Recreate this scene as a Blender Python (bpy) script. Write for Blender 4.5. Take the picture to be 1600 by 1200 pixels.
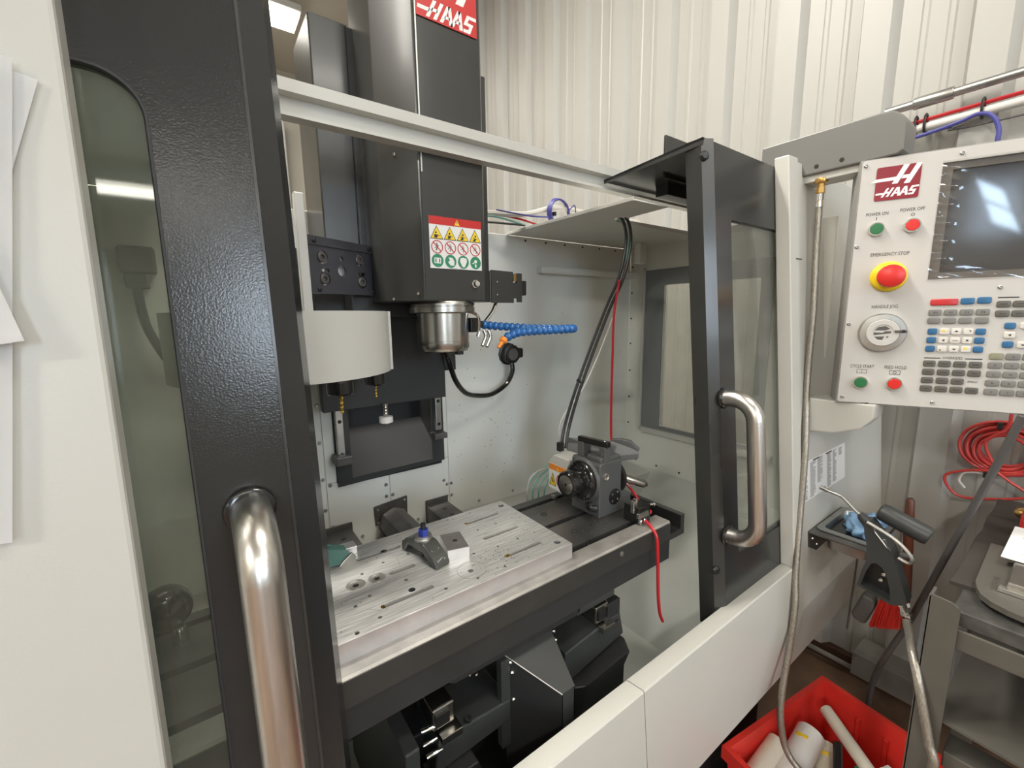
import bpy, bmesh, math, random
from mathutils import Vector, Matrix
from mathutils.geometry import tessellate_polygon
random.seed(7)
for o in list(bpy.data.objects): bpy.data.objects.remove(o, do_unlink=True)
S = bpy.context.scene
COL = S.collection
H = 1.55            # heights below are written relative to a datum 1.55 m above the floor

# ------------------------------------------------------------------ camera, light, exposure
cam = bpy.data.cameras.new('camera'); camo = bpy.data.objects.new('camera', cam); COL.objects.link(camo)
rt = Vector((0.80927, -0.58727, -0.01386)); up = Vector((0.10386, 0.11983, 0.98735)); fw = Vector((0.57818, 0.80047, -0.15797))
M = Matrix.Identity(4)
for i in range(3):
    M[i][0] = rt[i]; M[i][1] = up[i]; M[i][2] = -fw[i]
M[0][3], M[1][3], M[2][3] = 0, 0, H
camo.matrix_world = M
cam.sensor_width = 36; cam.lens = 36*668/1600; cam.clip_start = 0.02
S.camera = camo
S.view_settings.view_transform = 'Standard'; S.view_settings.look = 'None'
S.view_settings.gamma = 1; S.view_settings.use_curve_mapping = False
S.view_settings.exposure = 0.20
wd = bpy.data.worlds.new('world'); S.world = wd; wd.use_nodes = True
wd.node_tree.nodes['Background'].inputs[0].default_value = (0.9, 0.95, 1.0, 1)
wd.node_tree.nodes['Background'].inputs[1].default_value = 0.35
LAMPS = [  # ceiling fixtures: x, y, length in x, energy; last one is an added fill
    (-1.2, -5.6, 4.2, 40), (1.0, -0.9, 1.6, 24), (-2.6, 0.9, 2.4, 60), (-0.3, 1.5, 1.6, 140), (0.35, 4.78, 1.4, 25), (-5.1, -2.4, 1.6, 220), (1.65, -3.4, 0.9, 35)]
WARM = (1.0, 0.96, 0.885)

# ------------------------------------------------------------------ materials
MT = {}
def mat(name, col, rough=0.5, metal=0.0, bump=0.0, bscale=300, vary=0.0, vscale=6, coat=0.0, stretch=None, spec=None, rvary=0.0, col2=None):
    m = bpy.data.materials.new(name); m.use_nodes = True
    nt = m.node_tree; b = nt.nodes['Principled BSDF']
    b.inputs['Base Color'].default_value = (*col, 1)
    b.inputs['Roughness'].default_value = rough; b.inputs['Metallic'].default_value = metal
    if coat: b.inputs['Coat Weight'].default_value = coat; b.inputs['Coat Roughness'].default_value = 0.12
    if spec is not None: b.inputs['Specular IOR Level'].default_value = spec
    tc = nt.nodes.new('ShaderNodeTexCoord'); mp = nt.nodes.new('ShaderNodeMapping')
    nt.links.new(tc.outputs['Object'], mp.inputs[0])
    if stretch: mp.inputs['Scale'].default_value = stretch
    if vary:
        n = nt.nodes.new('ShaderNodeTexNoise'); n.inputs['Scale'].default_value = vscale; n.inputs['Detail'].default_value = 6
        nt.links.new(mp.outputs[0], n.inputs[0])
        r = nt.nodes.new('ShaderNodeValToRGB')
        r.color_ramp.elements[0].position = 0.3; r.color_ramp.elements[1].position = 0.7
        lo = col2 if col2 else tuple(c*(1-vary) for c in col)
        r.color_ramp.elements[0].color = (*lo, 1); r.color_ramp.elements[1].color = (*col, 1)
        nt.links.new(n.outputs[0], r.inputs[0]); nt.links.new(r.outputs[0], b.inputs['Base Color'])
        if rvary:
            mr = nt.nodes.new('ShaderNodeMapRange'); mr.inputs[3].default_value = rough-rvary; mr.inputs[4].default_value = rough+rvary
            nt.links.new(n.outputs[0], mr.inputs[0]); nt.links.new(mr.outputs[0], b.inputs['Roughness'])
    if bump:
        n2 = nt.nodes.new('ShaderNodeTexNoise'); n2.inputs['Scale'].default_value = bscale; n2.inputs['Detail'].default_value = 2
        nt.links.new(mp.outputs[0], n2.inputs[0])
        bp = nt.nodes.new('ShaderNodeBump'); bp.inputs['Strength'].default_value = bump; bp.inputs['Distance'].default_value = 0.001
        nt.links.new(n2.outputs[0], bp.inputs['Height']); nt.links.new(bp.outputs[0], b.inputs['Normal'])
    MT[name] = m; return m
def glass(name, tint, haze=0.1, hazecol=(.5,.5,.45), rough=0.03, refl=.04):
    m = bpy.data.materials.new(name); m.use_nodes = True; nt = m.node_tree
    for n in list(nt.nodes):
        if n.type != 'OUTPUT_MATERIAL': nt.nodes.remove(n)
    out = [n for n in nt.nodes if n.type == 'OUTPUT_MATERIAL'][0]
    tr = nt.nodes.new('ShaderNodeBsdfTransparent'); tr.inputs[0].default_value = (*tint, 1)
    df = nt.nodes.new('ShaderNodeBsdfDiffuse'); df.inputs[0].default_value = (*hazecol, 1)
    gl = nt.nodes.new('ShaderNodeBsdfGlossy'); gl.inputs['Roughness'].default_value = rough
    lw = nt.nodes.new('ShaderNodeLayerWeight'); pw = nt.nodes.new('ShaderNodeMath'); pw.operation = 'POWER'; pw.inputs[1].default_value = 4.5
    fr = nt.nodes.new('ShaderNodeMath'); fr.operation = 'MULTIPLY_ADD'; fr.inputs[1].default_value = 1-refl; fr.inputs[2].default_value = refl
    nt.links.new(lw.outputs['Facing'], pw.inputs[0]); nt.links.new(pw.outputs[0], fr.inputs[0])
    m1 = nt.nodes.new('ShaderNodeMixShader'); m2 = nt.nodes.new('ShaderNodeMixShader')
    ns = nt.nodes.new('ShaderNodeTexNoise'); ns.inputs['Scale'].default_value = 14; ns.inputs['Detail'].default_value = 8
    tc = nt.nodes.new('ShaderNodeTexCoord'); nt.links.new(tc.outputs['Object'], ns.inputs[0])
    mr = nt.nodes.new('ShaderNodeMapRange'); mr.inputs[1].default_value = .35; mr.inputs[2].default_value = .7
    mr.inputs[3].default_value = haze*.7; mr.inputs[4].default_value = haze*1.35
    nt.links.new(ns.outputs[0], mr.inputs[0]); nt.links.new(mr.outputs[0], m1.inputs[0])
    nt.links.new(tr.outputs[0], m1.inputs[1]); nt.links.new(df.outputs[0], m1.inputs[2])
    nt.links.new(fr.outputs[0], m2.inputs[0]); nt.links.new(m1.outputs[0], m2.inputs[1]); nt.links.new(gl.outputs[0], m2.inputs[2])
    nt.links.new(m2.outputs[0], out.inputs[0]); MT[name] = m
def emit(name, col, st):
    m = bpy.data.materials.new(name); m.use_nodes = True; b = m.node_tree.nodes['Principled BSDF']
    b.inputs['Base Color'].default_value = (*col, 1); b.inputs['Emission Color'].default_value = (*col, 1); b.inputs['Emission Strength'].default_value = st
    MT[name] = m
mat('white_paint', (.545, .54, .50), .38, bump=.10, bscale=380, vary=.05, vscale=3)
mat('inner_white', (.74, .74, .69), .42, bump=.05, bscale=300, vary=.10, vscale=2.5)
mat('pan_paint', (.60, .61, .57), .38, vary=.22, vscale=3.5)
mat('dark_paint', (.027, .028, .028), .17, bump=.20, bscale=480, vary=.08, vscale=4)
mat('dark_smooth', (.038, .038, .035), .30, bump=.04, bscale=250, vary=.20, vscale=9, coat=.15, stretch=(1, 1, .3), rvary=.08)
mat('cast_dark', (.024, .025, .026), .5, bump=.15, bscale=160, vary=.3, vscale=10)
mat('motor_dark', (.045, .048, .047), .38, bump=.08, bscale=300, vary=.15, vscale=8)
mat('black_plate', (.055, .055, .065), .32, bump=.05, vary=.15, vscale=20)
mat('black', (.012, .012, .012), .38)
mat('black_gloss', (.010, .010, .010), .15, coat=.5)
mat('rubber', (.025, .025, .025), .6)
mat('steel', (.70, .68, .64), .30, 1.0, bump=.10, bscale=40, stretch=(30, 30, .4), vary=.20, vscale=5)
mat('steel_round', (.50, .48, .44), .26, 1.0, vary=.25, vscale=8, stretch=(1, 1, .2))
mat('chrome', (.80, .80, .78), .12, 1.0)
mat('galv', (.52, .52, .50), .35, 1.0, vary=.2, vscale=20)
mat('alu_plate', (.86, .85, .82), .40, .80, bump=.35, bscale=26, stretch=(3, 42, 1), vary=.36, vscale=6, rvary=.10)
mat('alu_side', (.72, .70, .70), .42, .75, vary=.12, vscale=30)
mat('alu_mill', (.62, .60, .55), .34, .9, vary=.2, vscale=60, stretch=(1, 6, 1))
mat('block_top', (.20, .19, .18), .45, .6, vary=.25, vscale=30)
mat('table_iron', (.19, .185, .175), .36, .75, bump=.2, bscale=180, vary=.45, vscale=11, rvary=.12)
mat('table_edge', (.42, .40, .375), .42, .55, vary=.30, vscale=24, bump=.1, bscale=200)
mat('table_side', (.052, .052, .049), .42, .3, vary=.2, vscale=15)
mat('bracket_grey', (.115, .108, .103), .45, .2, vary=.35, vscale=22)
mat('index_grey', (.080, .083, .083), .40, bump=.06, vary=.12, vscale=12)
mat('clamp_grey', (.11, .115, .11), .30, .6, bump=.3, bscale=200, vary=.2, vscale=40)
mat('clamp_green', (.085, .20, .18), .38, bump=.1, vary=.25, vscale=30)
mat('blue_nut', (.02, .045, .33), .25, .3)
mat('blue_hose', (.012, .115, .36), .22, coat=.4)
mat('orange', (.85, .27, .03), .35)
mat('gold', (.72, .47, .10), .25, 1.0)
mat('red_plastic', (.74, .040, .028), .42, vary=.12, vscale=8)
mat('red_hose', (.42, .014, .020), .32)
mat('red_sign', (.56, .028, .026), .28)
mat('red_logo', (.22, .010, .022), .30)
mat('white_sign', (.80, .80, .78), .35)
mat('yellow_sign', (.85, .60, .03), .35)
mat('green_sign', (.03, .24, .12), .35)
mat('black_ink', (.02, .02, .02), .5)
mat('grey_ink', (.30, .29, .29), .6)
mat('corrugated', (.395, .388, .362), .45)
mat('beige_wall', (.42, .39, .32), .8, vary=.05)
mat('ceiling_paint', (.55, .53, .47), .8)
mat('floor_brown', (.22, .13, .08), .5, vary=.4, vscale=7)
mat('wood_base', (.055, .024, .012), .7, vary=.35, vscale=12)
mat('concrete', (.22, .20, .17), .8, vary=.3, vscale=9)
mat('paper', (.86, .86, .86), .75)
mat('pendant_white', (.50, .485, .46), .42, bump=.03, vary=.04)
mat('pendant_grey', (.30, .29, .27), .42)
mat('arm_grey', (.15, .148, .137), .40, bump=.06, bscale=320)
mat('screen', (.045, .043, .047), .10, coat=.4)
mat('screen_border', (.13, .115, .10), .4)
mat('key_grey', (.17, .168, .158), .38); mat('key_dark', (.095, .09, .078), .36); mat('key_blue', (.02, .11, .24), .36)
mat('key_red', (.46, .022, .024), .34); mat('key_white', (.60, .575, .53), .40); mat('key_olive', (.23, .23, .155), .38)
mat('button_green', (.018, .145, .05), .35); mat('button_red', (.60, .020, .016), .34); mat('estop_yellow', (.80, .58, .01), .38)
mat('braid', (.42, .385, .33), .38, .7, bump=.9, bscale=60, stretch=(4, 4, 1), vary=.4, vscale=90)
mat('brass', (.62, .38, .13), .3, 1.0)
mat('wood_handle', (.12, .032, .013), .40, vary=.35, vscale=30, stretch=(6, 6, .5))
mat('gun_grey', (.035, .038, .038), .42, bump=.05, vary=.1)
mat('rag_blue', (.30, .50, .76), .85, vary=.25, vscale=60)
mat('bench_grey', (.095, .088, .075), .50, bump=.1, bscale=220, vary=.15, vscale=14)
mat('bench_top', (.075, .072, .066), .55, vary=.6, vscale=30)
mat('mat_brown', (.050, .042, .036), .70, bump=.2, vary=.2, vscale=14)
mat('nylon', (.72, .66, .55), .45, vary=.08, vscale=10)
mat('nylon_white', (.80, .77, .74), .45)
mat('blue_wire', (.06, .06, .26), .45); mat('white_wire', (.62, .60, .56), .5); mat('teal_tube', (.25, .52, .46), .3); mat('grey_pvc', (.085, .08, .078), .55)
mat('window_frame_grey', (.20, .21, .215), .45, vary=.1)
mat('alu_slot_shade', (.16, .157, .15), .6, .5)  # aluminium darkened in colour so the plate's slot floors read as shaded
mat('coil_red', (.50, .045, .040), .36)
mat('recess_dark', (.012, .012, .013), .7)
mat('pan_black', (.012, .012, .011), .12)
glass('poly', (.78, .81, .76), .10, (.26, .29, .25))
glass('poly_clear', (.86, .87, .84), .10, (.50, .50, .45))
glass('film', (.93, .93, .93), .02, (.6, .6, .6), .06, .12)
emit('lamp_glow', (1.0, .95, .84), 10.0)
emit('sky_glow', (.62, .80, 1.0), 9.0)

# ------------------------------------------------------------------ mesh helpers
WL = {}
def cr(pts, n=8, closed=False):
    P = [Vector(p) for p in pts]; out = []
    m = len(P)
    for i in range(m if closed else m-1):
        p0 = P[(i-1) % m] if (closed or i > 0) else P[0]*2-P[1]
        p1 = P[i]; p2 = P[(i+1) % m]
        p3 = P[(i+2) % m] if (closed or i+2 < m) else P[-1]*2-P[-2]
        for k in range(n):
            t = k/n
            out.append(.5*((2*p1)+(p2-p0)*t+(2*p0-5*p1+4*p2-p3)*t*t+(3*p1-p0-3*p2+p3)*t**3))
    if not closed: out.append(P[-1])
    return out
class MB:
    def __init__(s): s.bm = bmesh.new(); s.bev = False; s.rnd = False
    def box(s, x0, x1, y0, y1, z0, z1, bev=0, seg=2):
        r = bmesh.ops.create_cube(s.bm, size=1)
        for v in r['verts']:
            v.co = Vector(((x0+x1)/2+v.co.x*(x1-x0), (y0+y1)/2+v.co.y*(y1-y0), (z0+z1)/2+v.co.z*(z1-z0)))
        if bev:
            s.bev = True
            es = list({e for v in r['verts'] for e in v.link_edges})
            bmesh.ops.bevel(s.bm, geom=es, offset=bev, segments=seg, affect='EDGES', profile=.5)
        return s
    def obox(s, c, u, v, w, hu, hv, hw, bev=0, seg=2):
        c = Vector(c); u = Vector(u).normalized(); v = Vector(v).normalized(); w = Vector(w).normalized()
        r = bmesh.ops.create_cube(s.bm, size=2)
        for q in r['verts']: q.co = c+u*(q.co.x*hu)+v*(q.co.y*hv)+w*(q.co.z*hw)
        if bev:
            s.bev = True
            es = list({e for q in r['verts'] for e in q.link_edges})
            bmesh.ops.bevel(s.bm, geom=es, offset=bev, segments=seg, affect='EDGES', profile=.5)
        bmesh.ops.recalc_face_normals(s.bm, faces=list({f for q in r['verts'] if q.is_valid for f in q.link_faces}))
        return s
    def poly(s, pts):
        return s.bm.faces.new([s.bm.verts.new(Vector(p)) for p in pts])
    def prism(s, pts, vec, bev=0, seg=2):
        vec = Vector(vec); a = [s.bm.verts.new(Vector(p)) for p in pts]; b = [s.bm.verts.new(Vector(p)+vec) for p in pts]
        n = len(a); fs = [s.bm.faces.new(a), s.bm.faces.new(b[::-1])]
        for i in range(n): fs.append(s.bm.faces.new((a[i], b[i], b[(i+1) % n], a[(i+1) % n])))
        bmesh.ops.recalc_face_normals(s.bm, faces=fs)
        if bev:
            s.bev = True
            es = list({e for f in fs for e in f.edges})
            bmesh.ops.bevel(s.bm, geom=es, offset=bev, segments=seg, affect='EDGES', profile=.5, clamp_overlap=True)
        return s
    def plate(s, outer, holes, O, u, v, tv):
        O = Vector(O); u = Vector(u); v = Vector(v); tv = Vector(tv)
        loops = [outer]+list(holes)
        flat = [p for l in loops for p in l]
        tris = tessellate_polygon([[Vector((p[0], p[1], 0)) for p in l] for l in loops])
        f = [s.bm.verts.new(O+u*p[0]+v*p[1]) for p in flat]; b = [s.bm.verts.new(O+u*p[0]+v*p[1]+tv) for p in flat]
        fs = []
        for t in tris:
            try:
                fs.append(s.bm.faces.new([f[i] for i in t])); fs.append(s.bm.faces.new([b[i] for i in t][::-1]))
            except ValueError: pass
        k = 0
        for l in loops:
            n = len(l)
            for i in range(n):
                fs.append(s.bm.faces.new((f[k+i], f[k+(i+1) % n], b[k+(i+1) % n], b[k+i])))
            k += n
        bmesh.ops.recalc_face_normals(s.bm, faces=fs)
        return s
    def tube(s, pts, r, seg=8, closed=False, caps=True, rr=None):
        s.rnd = True
        P = [Vector(p) for p in pts]; n = len(P); rings = []
        t0 = (P[1]-P[0]).normalized(); a = Vector((0, 0, 1)) if abs(t0.z) < .9 else Vector((1, 0, 0))
        nrm = (a-t0*a.dot(t0)).normalized()
        for i in range(n):
            if closed: t = P[(i+1) % n]-P[i-1]
            else: t = P[min(i+1, n-1)]-P[max(i-1, 0)]
            t = t.normalized() if t.length > 1e-9 else t0
            nrm = nrm-t*nrm.dot(t); nrm.normalize(); bn = t.cross(nrm)
            R = rr[i] if rr else r
            rings.append([s.bm.verts.new(P[i]+(nrm*math.cos(2*math.pi*k/seg)+bn*math.sin(2*math.pi*k/seg))*R) for k in range(seg)])
        for i in range(n if closed else n-1):
            A = rings[i]; B = rings[(i+1) % n]
            for k in range(seg): s.bm.faces.new((A[k], A[(k+1) % seg], B[(k+1) % seg], B[k]))
        if caps and not closed:
            s.bm.faces.new(rings[0][::-1]); s.bm.faces.new(rings[-1])
        return s
    def lathe(s, p0, ax, prof, seg=24):
        s.rnd = True
        p0 = Vector(p0); ax = Vector(ax).normalized(); a = Vector((0, 0, 1)) if abs(ax.z) < .9 else Vector((1, 0, 0))
        u = (a-ax*a.dot(ax)).normalized(); w = ax.cross(u); rings = []
        for d, r in prof:
            c = p0+ax*d
            if r < 1e-6: rings.append([s.bm.verts.new(c)])
            else: rings.append([s.bm.verts.new(c+(u*math.cos(2*math.pi*k/seg)+w*math.sin(2*math.pi*k/seg))*r) for k in range(seg)])
        for A, B in zip(rings, rings[1:]):
            if len(A) == 1 and len(B) == 1: continue
            for k in range(seg):
                k2 = (k+1) % seg
                if len(A) == 1: s.bm.faces.new((A[0], B[k2], B[k]))
                elif len(B) == 1: s.bm.faces.new((A[k], A[k2], B[0]))
                else: s.bm.faces.new((A[k], A[k2], B[k2], B[k]))
        if len(rings[0]) > 1: s.bm.faces.new(rings[0][::-1])
        if len(rings[-1]) > 1: s.bm.faces.new(rings[-1])
        return s
    def cyl(s, p0, p1, r, r1=None, seg=20):
        p0 = Vector(p0); p1 = Vector(p1); d = (p1-p0).length
        return s.lathe(p0, p1-p0, [(0, r), (d, r if r1 is None else r1)], seg)
    def rod(s, p0, p1, r, e=None, seg=18):
        p0 = Vector(p0); p1 = Vector(p1); d = (p1-p0).length; e = e or r*.25
        return s.lathe(p0, p1-p0, [(0, r-e), (e*.3, r-e*.3), (e, r), (d-e, r), (d-e*.3, r-e*.3), (d, r-e)], seg)
    def sph(s, c, r, seg=14):
        n = seg//2; return s.lathe(Vector(c)-Vector((0, 0, r)), (0, 0, 1), [(r-r*math.cos(math.pi*i/n), r*math.sin(math.pi*i/n)) for i in range(n+1)], seg)
    def build(s, name, material, parent=None, angle=32, flat=False, kind=None, org=None):
        me = bpy.data.meshes.new(name)
        if s.bev and not s.rnd: angle = 13
        bmesh.ops.recalc_face_normals(s.bm, faces=s.bm.faces[:])
        vs = [v.co for v in s.bm.verts]
        lo = Vector([min(v[i] for v in vs) for i in range(3)]); hi = Vector([max(v[i] for v in vs) for i in range(3)])
        o0 = Vector(org) if org else Vector(((lo.x+hi.x)/2, (lo.y+hi.y)/2, lo.z))
        for v in s.bm.verts: v.co = v.co-o0
        s.bm.to_mesh(me); s.bm.free()
        me.materials.append(MT[material])
        if not flat:
            for p in me.polygons: p.use_smooth = True
            me.set_sharp_from_angle(angle=math.radians(angle))
        o = bpy.data.objects.new(name, me); COL.objects.link(o)
        w = o0+Vector((0, 0, H)); WL[o.name] = w
        if parent is not None:
            o.parent = parent; o.location = w-WL[parent.name]
        else: o.location = w
        if kind: o['kind'] = kind
        return o
def thing(name, label, cat, loc, group=None):
    o = bpy.data.objects.new(name, None); COL.objects.link(o); o.empty_display_size = .05
    w = Vector(loc)+Vector((0, 0, H)); o.location = w; WL[o.name] = w
    o['label'] = label; o['category'] = cat
    if group: o['group'] = group
    return o
def tag(o, label, cat, group=None):
    o['label'] = label; o['category'] = cat
    if group: o['group'] = group
    return o
def dup(src, loc, parent=None):
    o = src.copy(); COL.objects.link(o); w = Vector(loc)+Vector((0, 0, H)); WL[o.name] = w
    o.parent = parent; o.location = w-(WL[parent.name] if parent is not None else Vector((0, 0, 0)))
    return o
def struct(o): o['kind'] = 'structure'; return o
def text_mesh(txt, size, O, u, v, n, extr=.0006, align='LEFT', sx=1.0, bold=0.0):
    """flat lettering as a mesh: returns an MB with the text laid at O along u, up v"""
    c = bpy.data.curves.new('t', 'FONT'); c.body = txt; c.size = size; c.align_x = align; c.offset = bold; c.resolution_u = 2
    t = bpy.data.objects.new('t', c); COL.objects.link(t)
    bpy.context.view_layer.update()
    me = bpy.data.meshes.new_from_object(t)
    mb = MB(); O = Vector(O); u = Vector(u); v = Vector(v); n = Vector(n)
    mb.bm.from_mesh(me)
    for q in mb.bm.verts: q.co = O+u*(q.co.x*sx)+v*q.co.y+n*extr
    COL.objects.unlink(t); bpy.data.objects.remove(t); bpy.data.curves.remove(c); bpy.data.meshes.remove(me)
    return mb
def rrect(x0, x1, y0, y1, r, n=5):
    out = []
    for cx, cy, a in ((x1-r, y1-r, 0), (x0+r, y1-r, 90), (x0+r, y0+r, 180), (x1-r, y0+r, 270)):
        for k in range(n+1):
            t = math.radians(a+90*k/n); out.append((cx+r*math.cos(t), cy+r*math.sin(t)))
    return out
def circ(cx, cy, r, n=20): return [(cx+r*math.cos(2*math.pi*k/n), cy+r*math.sin(2*math.pi*k/n)) for k in range(n)]

# ================================================================== THE ROOM
XW = 2.17
def ribwall():
    # one corrugated sheet wall: major ribs every 0.305 m, two low ribs between them
    pr = []
    y = .993+.305*17
    while y > -7.0:
        b = y
        pr += [(b, 0), (b-.014, .038), (b-.100, .038), (b-.122, 0)]
        for k in (.175, .245):
            pr += [(b-k, 0), (b-k-.006, .0028), (b-k-.018, .0028), (b-k-.024, 0)]
        y -= .305
    pr.append((-7.2, 0))
    mb = MB(); lo = []; hi = []
    for y, d in pr:
        lo.append(mb.bm.verts.new((XW-d, y, -1.485))); hi.append(mb.bm.verts.new((XW-d, y, 2.95)))
    for i in range(len(lo)-1): mb.bm.faces.new((lo[i], lo[i+1], hi[i+1], hi[i]))
    return mb
wr = struct(ribwall().build('wall_right', 'corrugated', angle=20))
sc0 = None
for z in (.915,):
    for k in range(11):
        y = .324+.304*k-.304
        if sc0 is None:
            sc0 = MB().lathe((XW-.004, y, z), (-1, 0, 0), [(0, .010), (.003, .010), (.004, .006), (.008, .005), (.009, 0)], 8).build('screw', 'corrugated', wr)
        else: dup(sc0, Vector((XW-.0085, y, z-.010)), wr)
struct(MB().box(XW-.035, XW+.03, -7, 6.3, -1.55, -1.483).build('baseboard_right', 'wood_base'))
struct(MB().box(-6, 2.5, -7.2, 6.4, -1.60, -1.55).build('floor', 'floor_brown'))
struct(MB().box(-6, 2.5, 6.2, 6.35, -1.55, 2.95).build('wall_back', 'beige_wall'))
struct(MB().box(-6.1, -6, -7.2, 6.4, -1.55, 2.95).build('wall_left', 'beige_wall'))
struct(MB().box(-6, 2.5, -7.2, 6.4, 2.95, 3.05).build('ceiling', 'ceiling_paint'))
wf = struct(MB().plate([(-6, -1.55), (2.3, -1.55), (2.3, 2.95), (-6, 2.95)], [[(.5, .55), (1.75, .55), (1.75, 2.3), (.5, 2.3)], [(-3.2, .0), (-1.9, .0), (-1.9, 2.1), (-3.2, 2.1)]],
     (0, -7.0, 0), (1, 0, 0), (0, 0, 1), (0, -.12, 0)).build('wall_front', 'beige_wall', flat=True))
for i, (x0, x1, z0, z1) in enumerate(((.5, 1.75, .55, 2.3), (-3.2, -1.9, 0, 2.1))):
    w = struct(MB().plate([(x0, z0), (x1, z0), (x1, z1), (x0, z1)], [[(x0+.05, z0+.05), (x1-.05, z0+.05), (x1-.05, (z0+z1)/2-.02), (x0+.05, (z0+z1)/2-.02)], [(x0+.05, (z0+z1)/2+.02), (x1-.05, (z0+z1)/2+.02), (x1-.05, z1-.05), (x0+.05, z1-.05)]],
        (0, -7.02, 0), (1, 0, 0), (0, 0, 1), (0, -.06, 0)).build('window_%d' % (i+1), 'white_paint', flat=True))
    MB().box(x0+.04, x1-.04, -7.06, -7.05, z0+.04, z1-.04).build('window_pane', 'sky_glow', w)
    L = bpy.data.lights.new('daylight', 'AREA'); L.shape = 'RECTANGLE'; L.size = x1-x0-.1; L.size_y = z1-z0-.1; L.energy = 40; L.color = (.92, .96, 1)
    lo_ = bpy.data.objects.new('daylight', L); COL.objects.link(lo_); lo_.location = ((x0+x1)/2, -7.03, (z0+z1)/2+H); lo_.rotation_euler = (math.radians(90), 0, 0)
w = struct(MB().box(-6.0, -5.96, -6.95, -6.1, 1.22, 2.25, .01).build('window_3', 'white_paint'))
for z0, z1 in ((1.27, 1.70), (1.77, 2.2)): MB().box(-5.965, -5.955, -6.9, -6.15, z0, z1).build('window_pane', 'sky_glow', w)
def ceiling_light(x, y, l, e, label):
    t = thing('ceiling_light', label, 'light', (x, y, 2.70), 'linear ceiling lights')
    MB().box(x-l/2, x+l/2, y-.16, y+.16, 2.74, 2.80, .01).build('housing', 'white_paint', t)
    MB().box(x-l/2+.02, x+l/2-.02, y-.14, y+.14, 2.70, 2.742, .008).build('diffuser', 'lamp_glow', t)
    for s in (-1, 1): MB().cyl((x+s*l*.35, y, 2.79), (x+s*l*.35, y, 2.955), .006, seg=8).build('hanger_rod', 'galv', t)
    L = bpy.data.lights.new('lamp', 'AREA'); L.shape = 'RECTANGLE'; L.size = l; L.size_y = .3; L.energy = e; L.color = WARM
    o = bpy.data.objects.new('lamp', L); COL.objects.link(o); o.location = (x, y, 2.69+H)
LB = ['long ceiling light over the shop window behind the viewer', 'ceiling light hanging behind the viewer near the corrugated wall', 'ceiling light to the left of the milling machine',
      'ceiling light above the open top of the machine', 'bright white ceiling light seen beyond the dark door edge', 'ceiling light behind the viewer on the left', 'added fill light far behind the viewer beside the corrugated wall']
for (x, y, l, e), lb in zip(LAMPS, LB): ceiling_light(x, y, l, e, lb)
# conduits and pipes running along the corrugated wall
c = thing('conduit_pipe', 'shiny steel conduit with a coupling along the corrugated wall', 'pipe', (2.09, 0, .69))
MB().tube([(2.085, .56, .703), (2.085, -2.5, .703)], .014, 12).build('pipe', 'galv', c)
MB().rod((2.085, .485, .703), (2.085, .385, .703), .019, .003).build('coupling', 'galv', c)
c = thing('water_pipe', 'cream plastic pipe strapped under the steel conduit', 'pipe', (2.09, 0, .63))
MB().tube([(2.10, .56, .622), (2.10, -2.5, .632)], .014, 12).build('pipe', 'white_wire', c)
for y in (.475, .45, .315): MB().tube([(2.10+.019*math.cos(a*.6), y, .634+.030*math.sin(a*.6)) for a in range(11)], .004, 6, closed=True).build('cable_tie', 'black', c)
tag(MB().tube([(2.098, .56, .6445), (2.096, .3, .6475), (2.098, -2.5, .655)], .0065, 8).build('air_line', 'red_hose'), 'thin red air line lying on the cream wall pipe', 'hose')
tag(MB().tube(cr([(2.06, .56, .575), (2.06, .489, .583), (2.06, .417, .590), (2.06, .358, .599), (2.06, .318, .608), (2.06, .287, .592), (2.06, .269, .551), (2.06, .267, .50), (2.08, .27, .30)], 6), .0062, 8).build('blue_cable', 'blue_wire'), 'dark blue cable arching over the top of the control pendant', 'cable')
tag(MB().tube(cr([(2.08, .55, .585), (2.08, .36, .596), (2.08, .22, .578), (2.08, -1.5, .55)], 5), .0035, 6).build('grey_wire', 'grey_pvc'), 'thin grey wire below the cream wall pipe', 'cable')
tag(MB().prism([(2.02, .45, -1.472), (2.16, .45, -1.472), (2.16, .20, -1.472), (2.02, .20, -1.472)], (0, 0, .10), .004).build('sheet_box', 'concrete'), 'grey metal duct box on the floor against the corrugated wall', 'box')
tag(MB().tube([(2.105, 2.0, -1.505), (2.105, -2, -1.505)], .011, 8).build('floor_conduit', 'concrete'), 'grey conduit running along the foot of the corrugated wall', 'pipe')
tag(MB().box(.50, 1.05, 5.9, 6.19, .9, 2.35, .02).build('wall_cabinet', 'corrugated'), 'pale cabinet on the far wall behind the dark door edge', 'cabinet')

# ================================================================== MACHINE ENCLOSURE
K = .0915
def F(y0, x, z): return Vector((x, y0+K*z, z))
EN = thing('machine_enclosure', 'white and dark grey sheet metal enclosure of the milling machine', 'enclosure', (.62, .9, -1.55))
VT = (0, K, 1)
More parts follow.
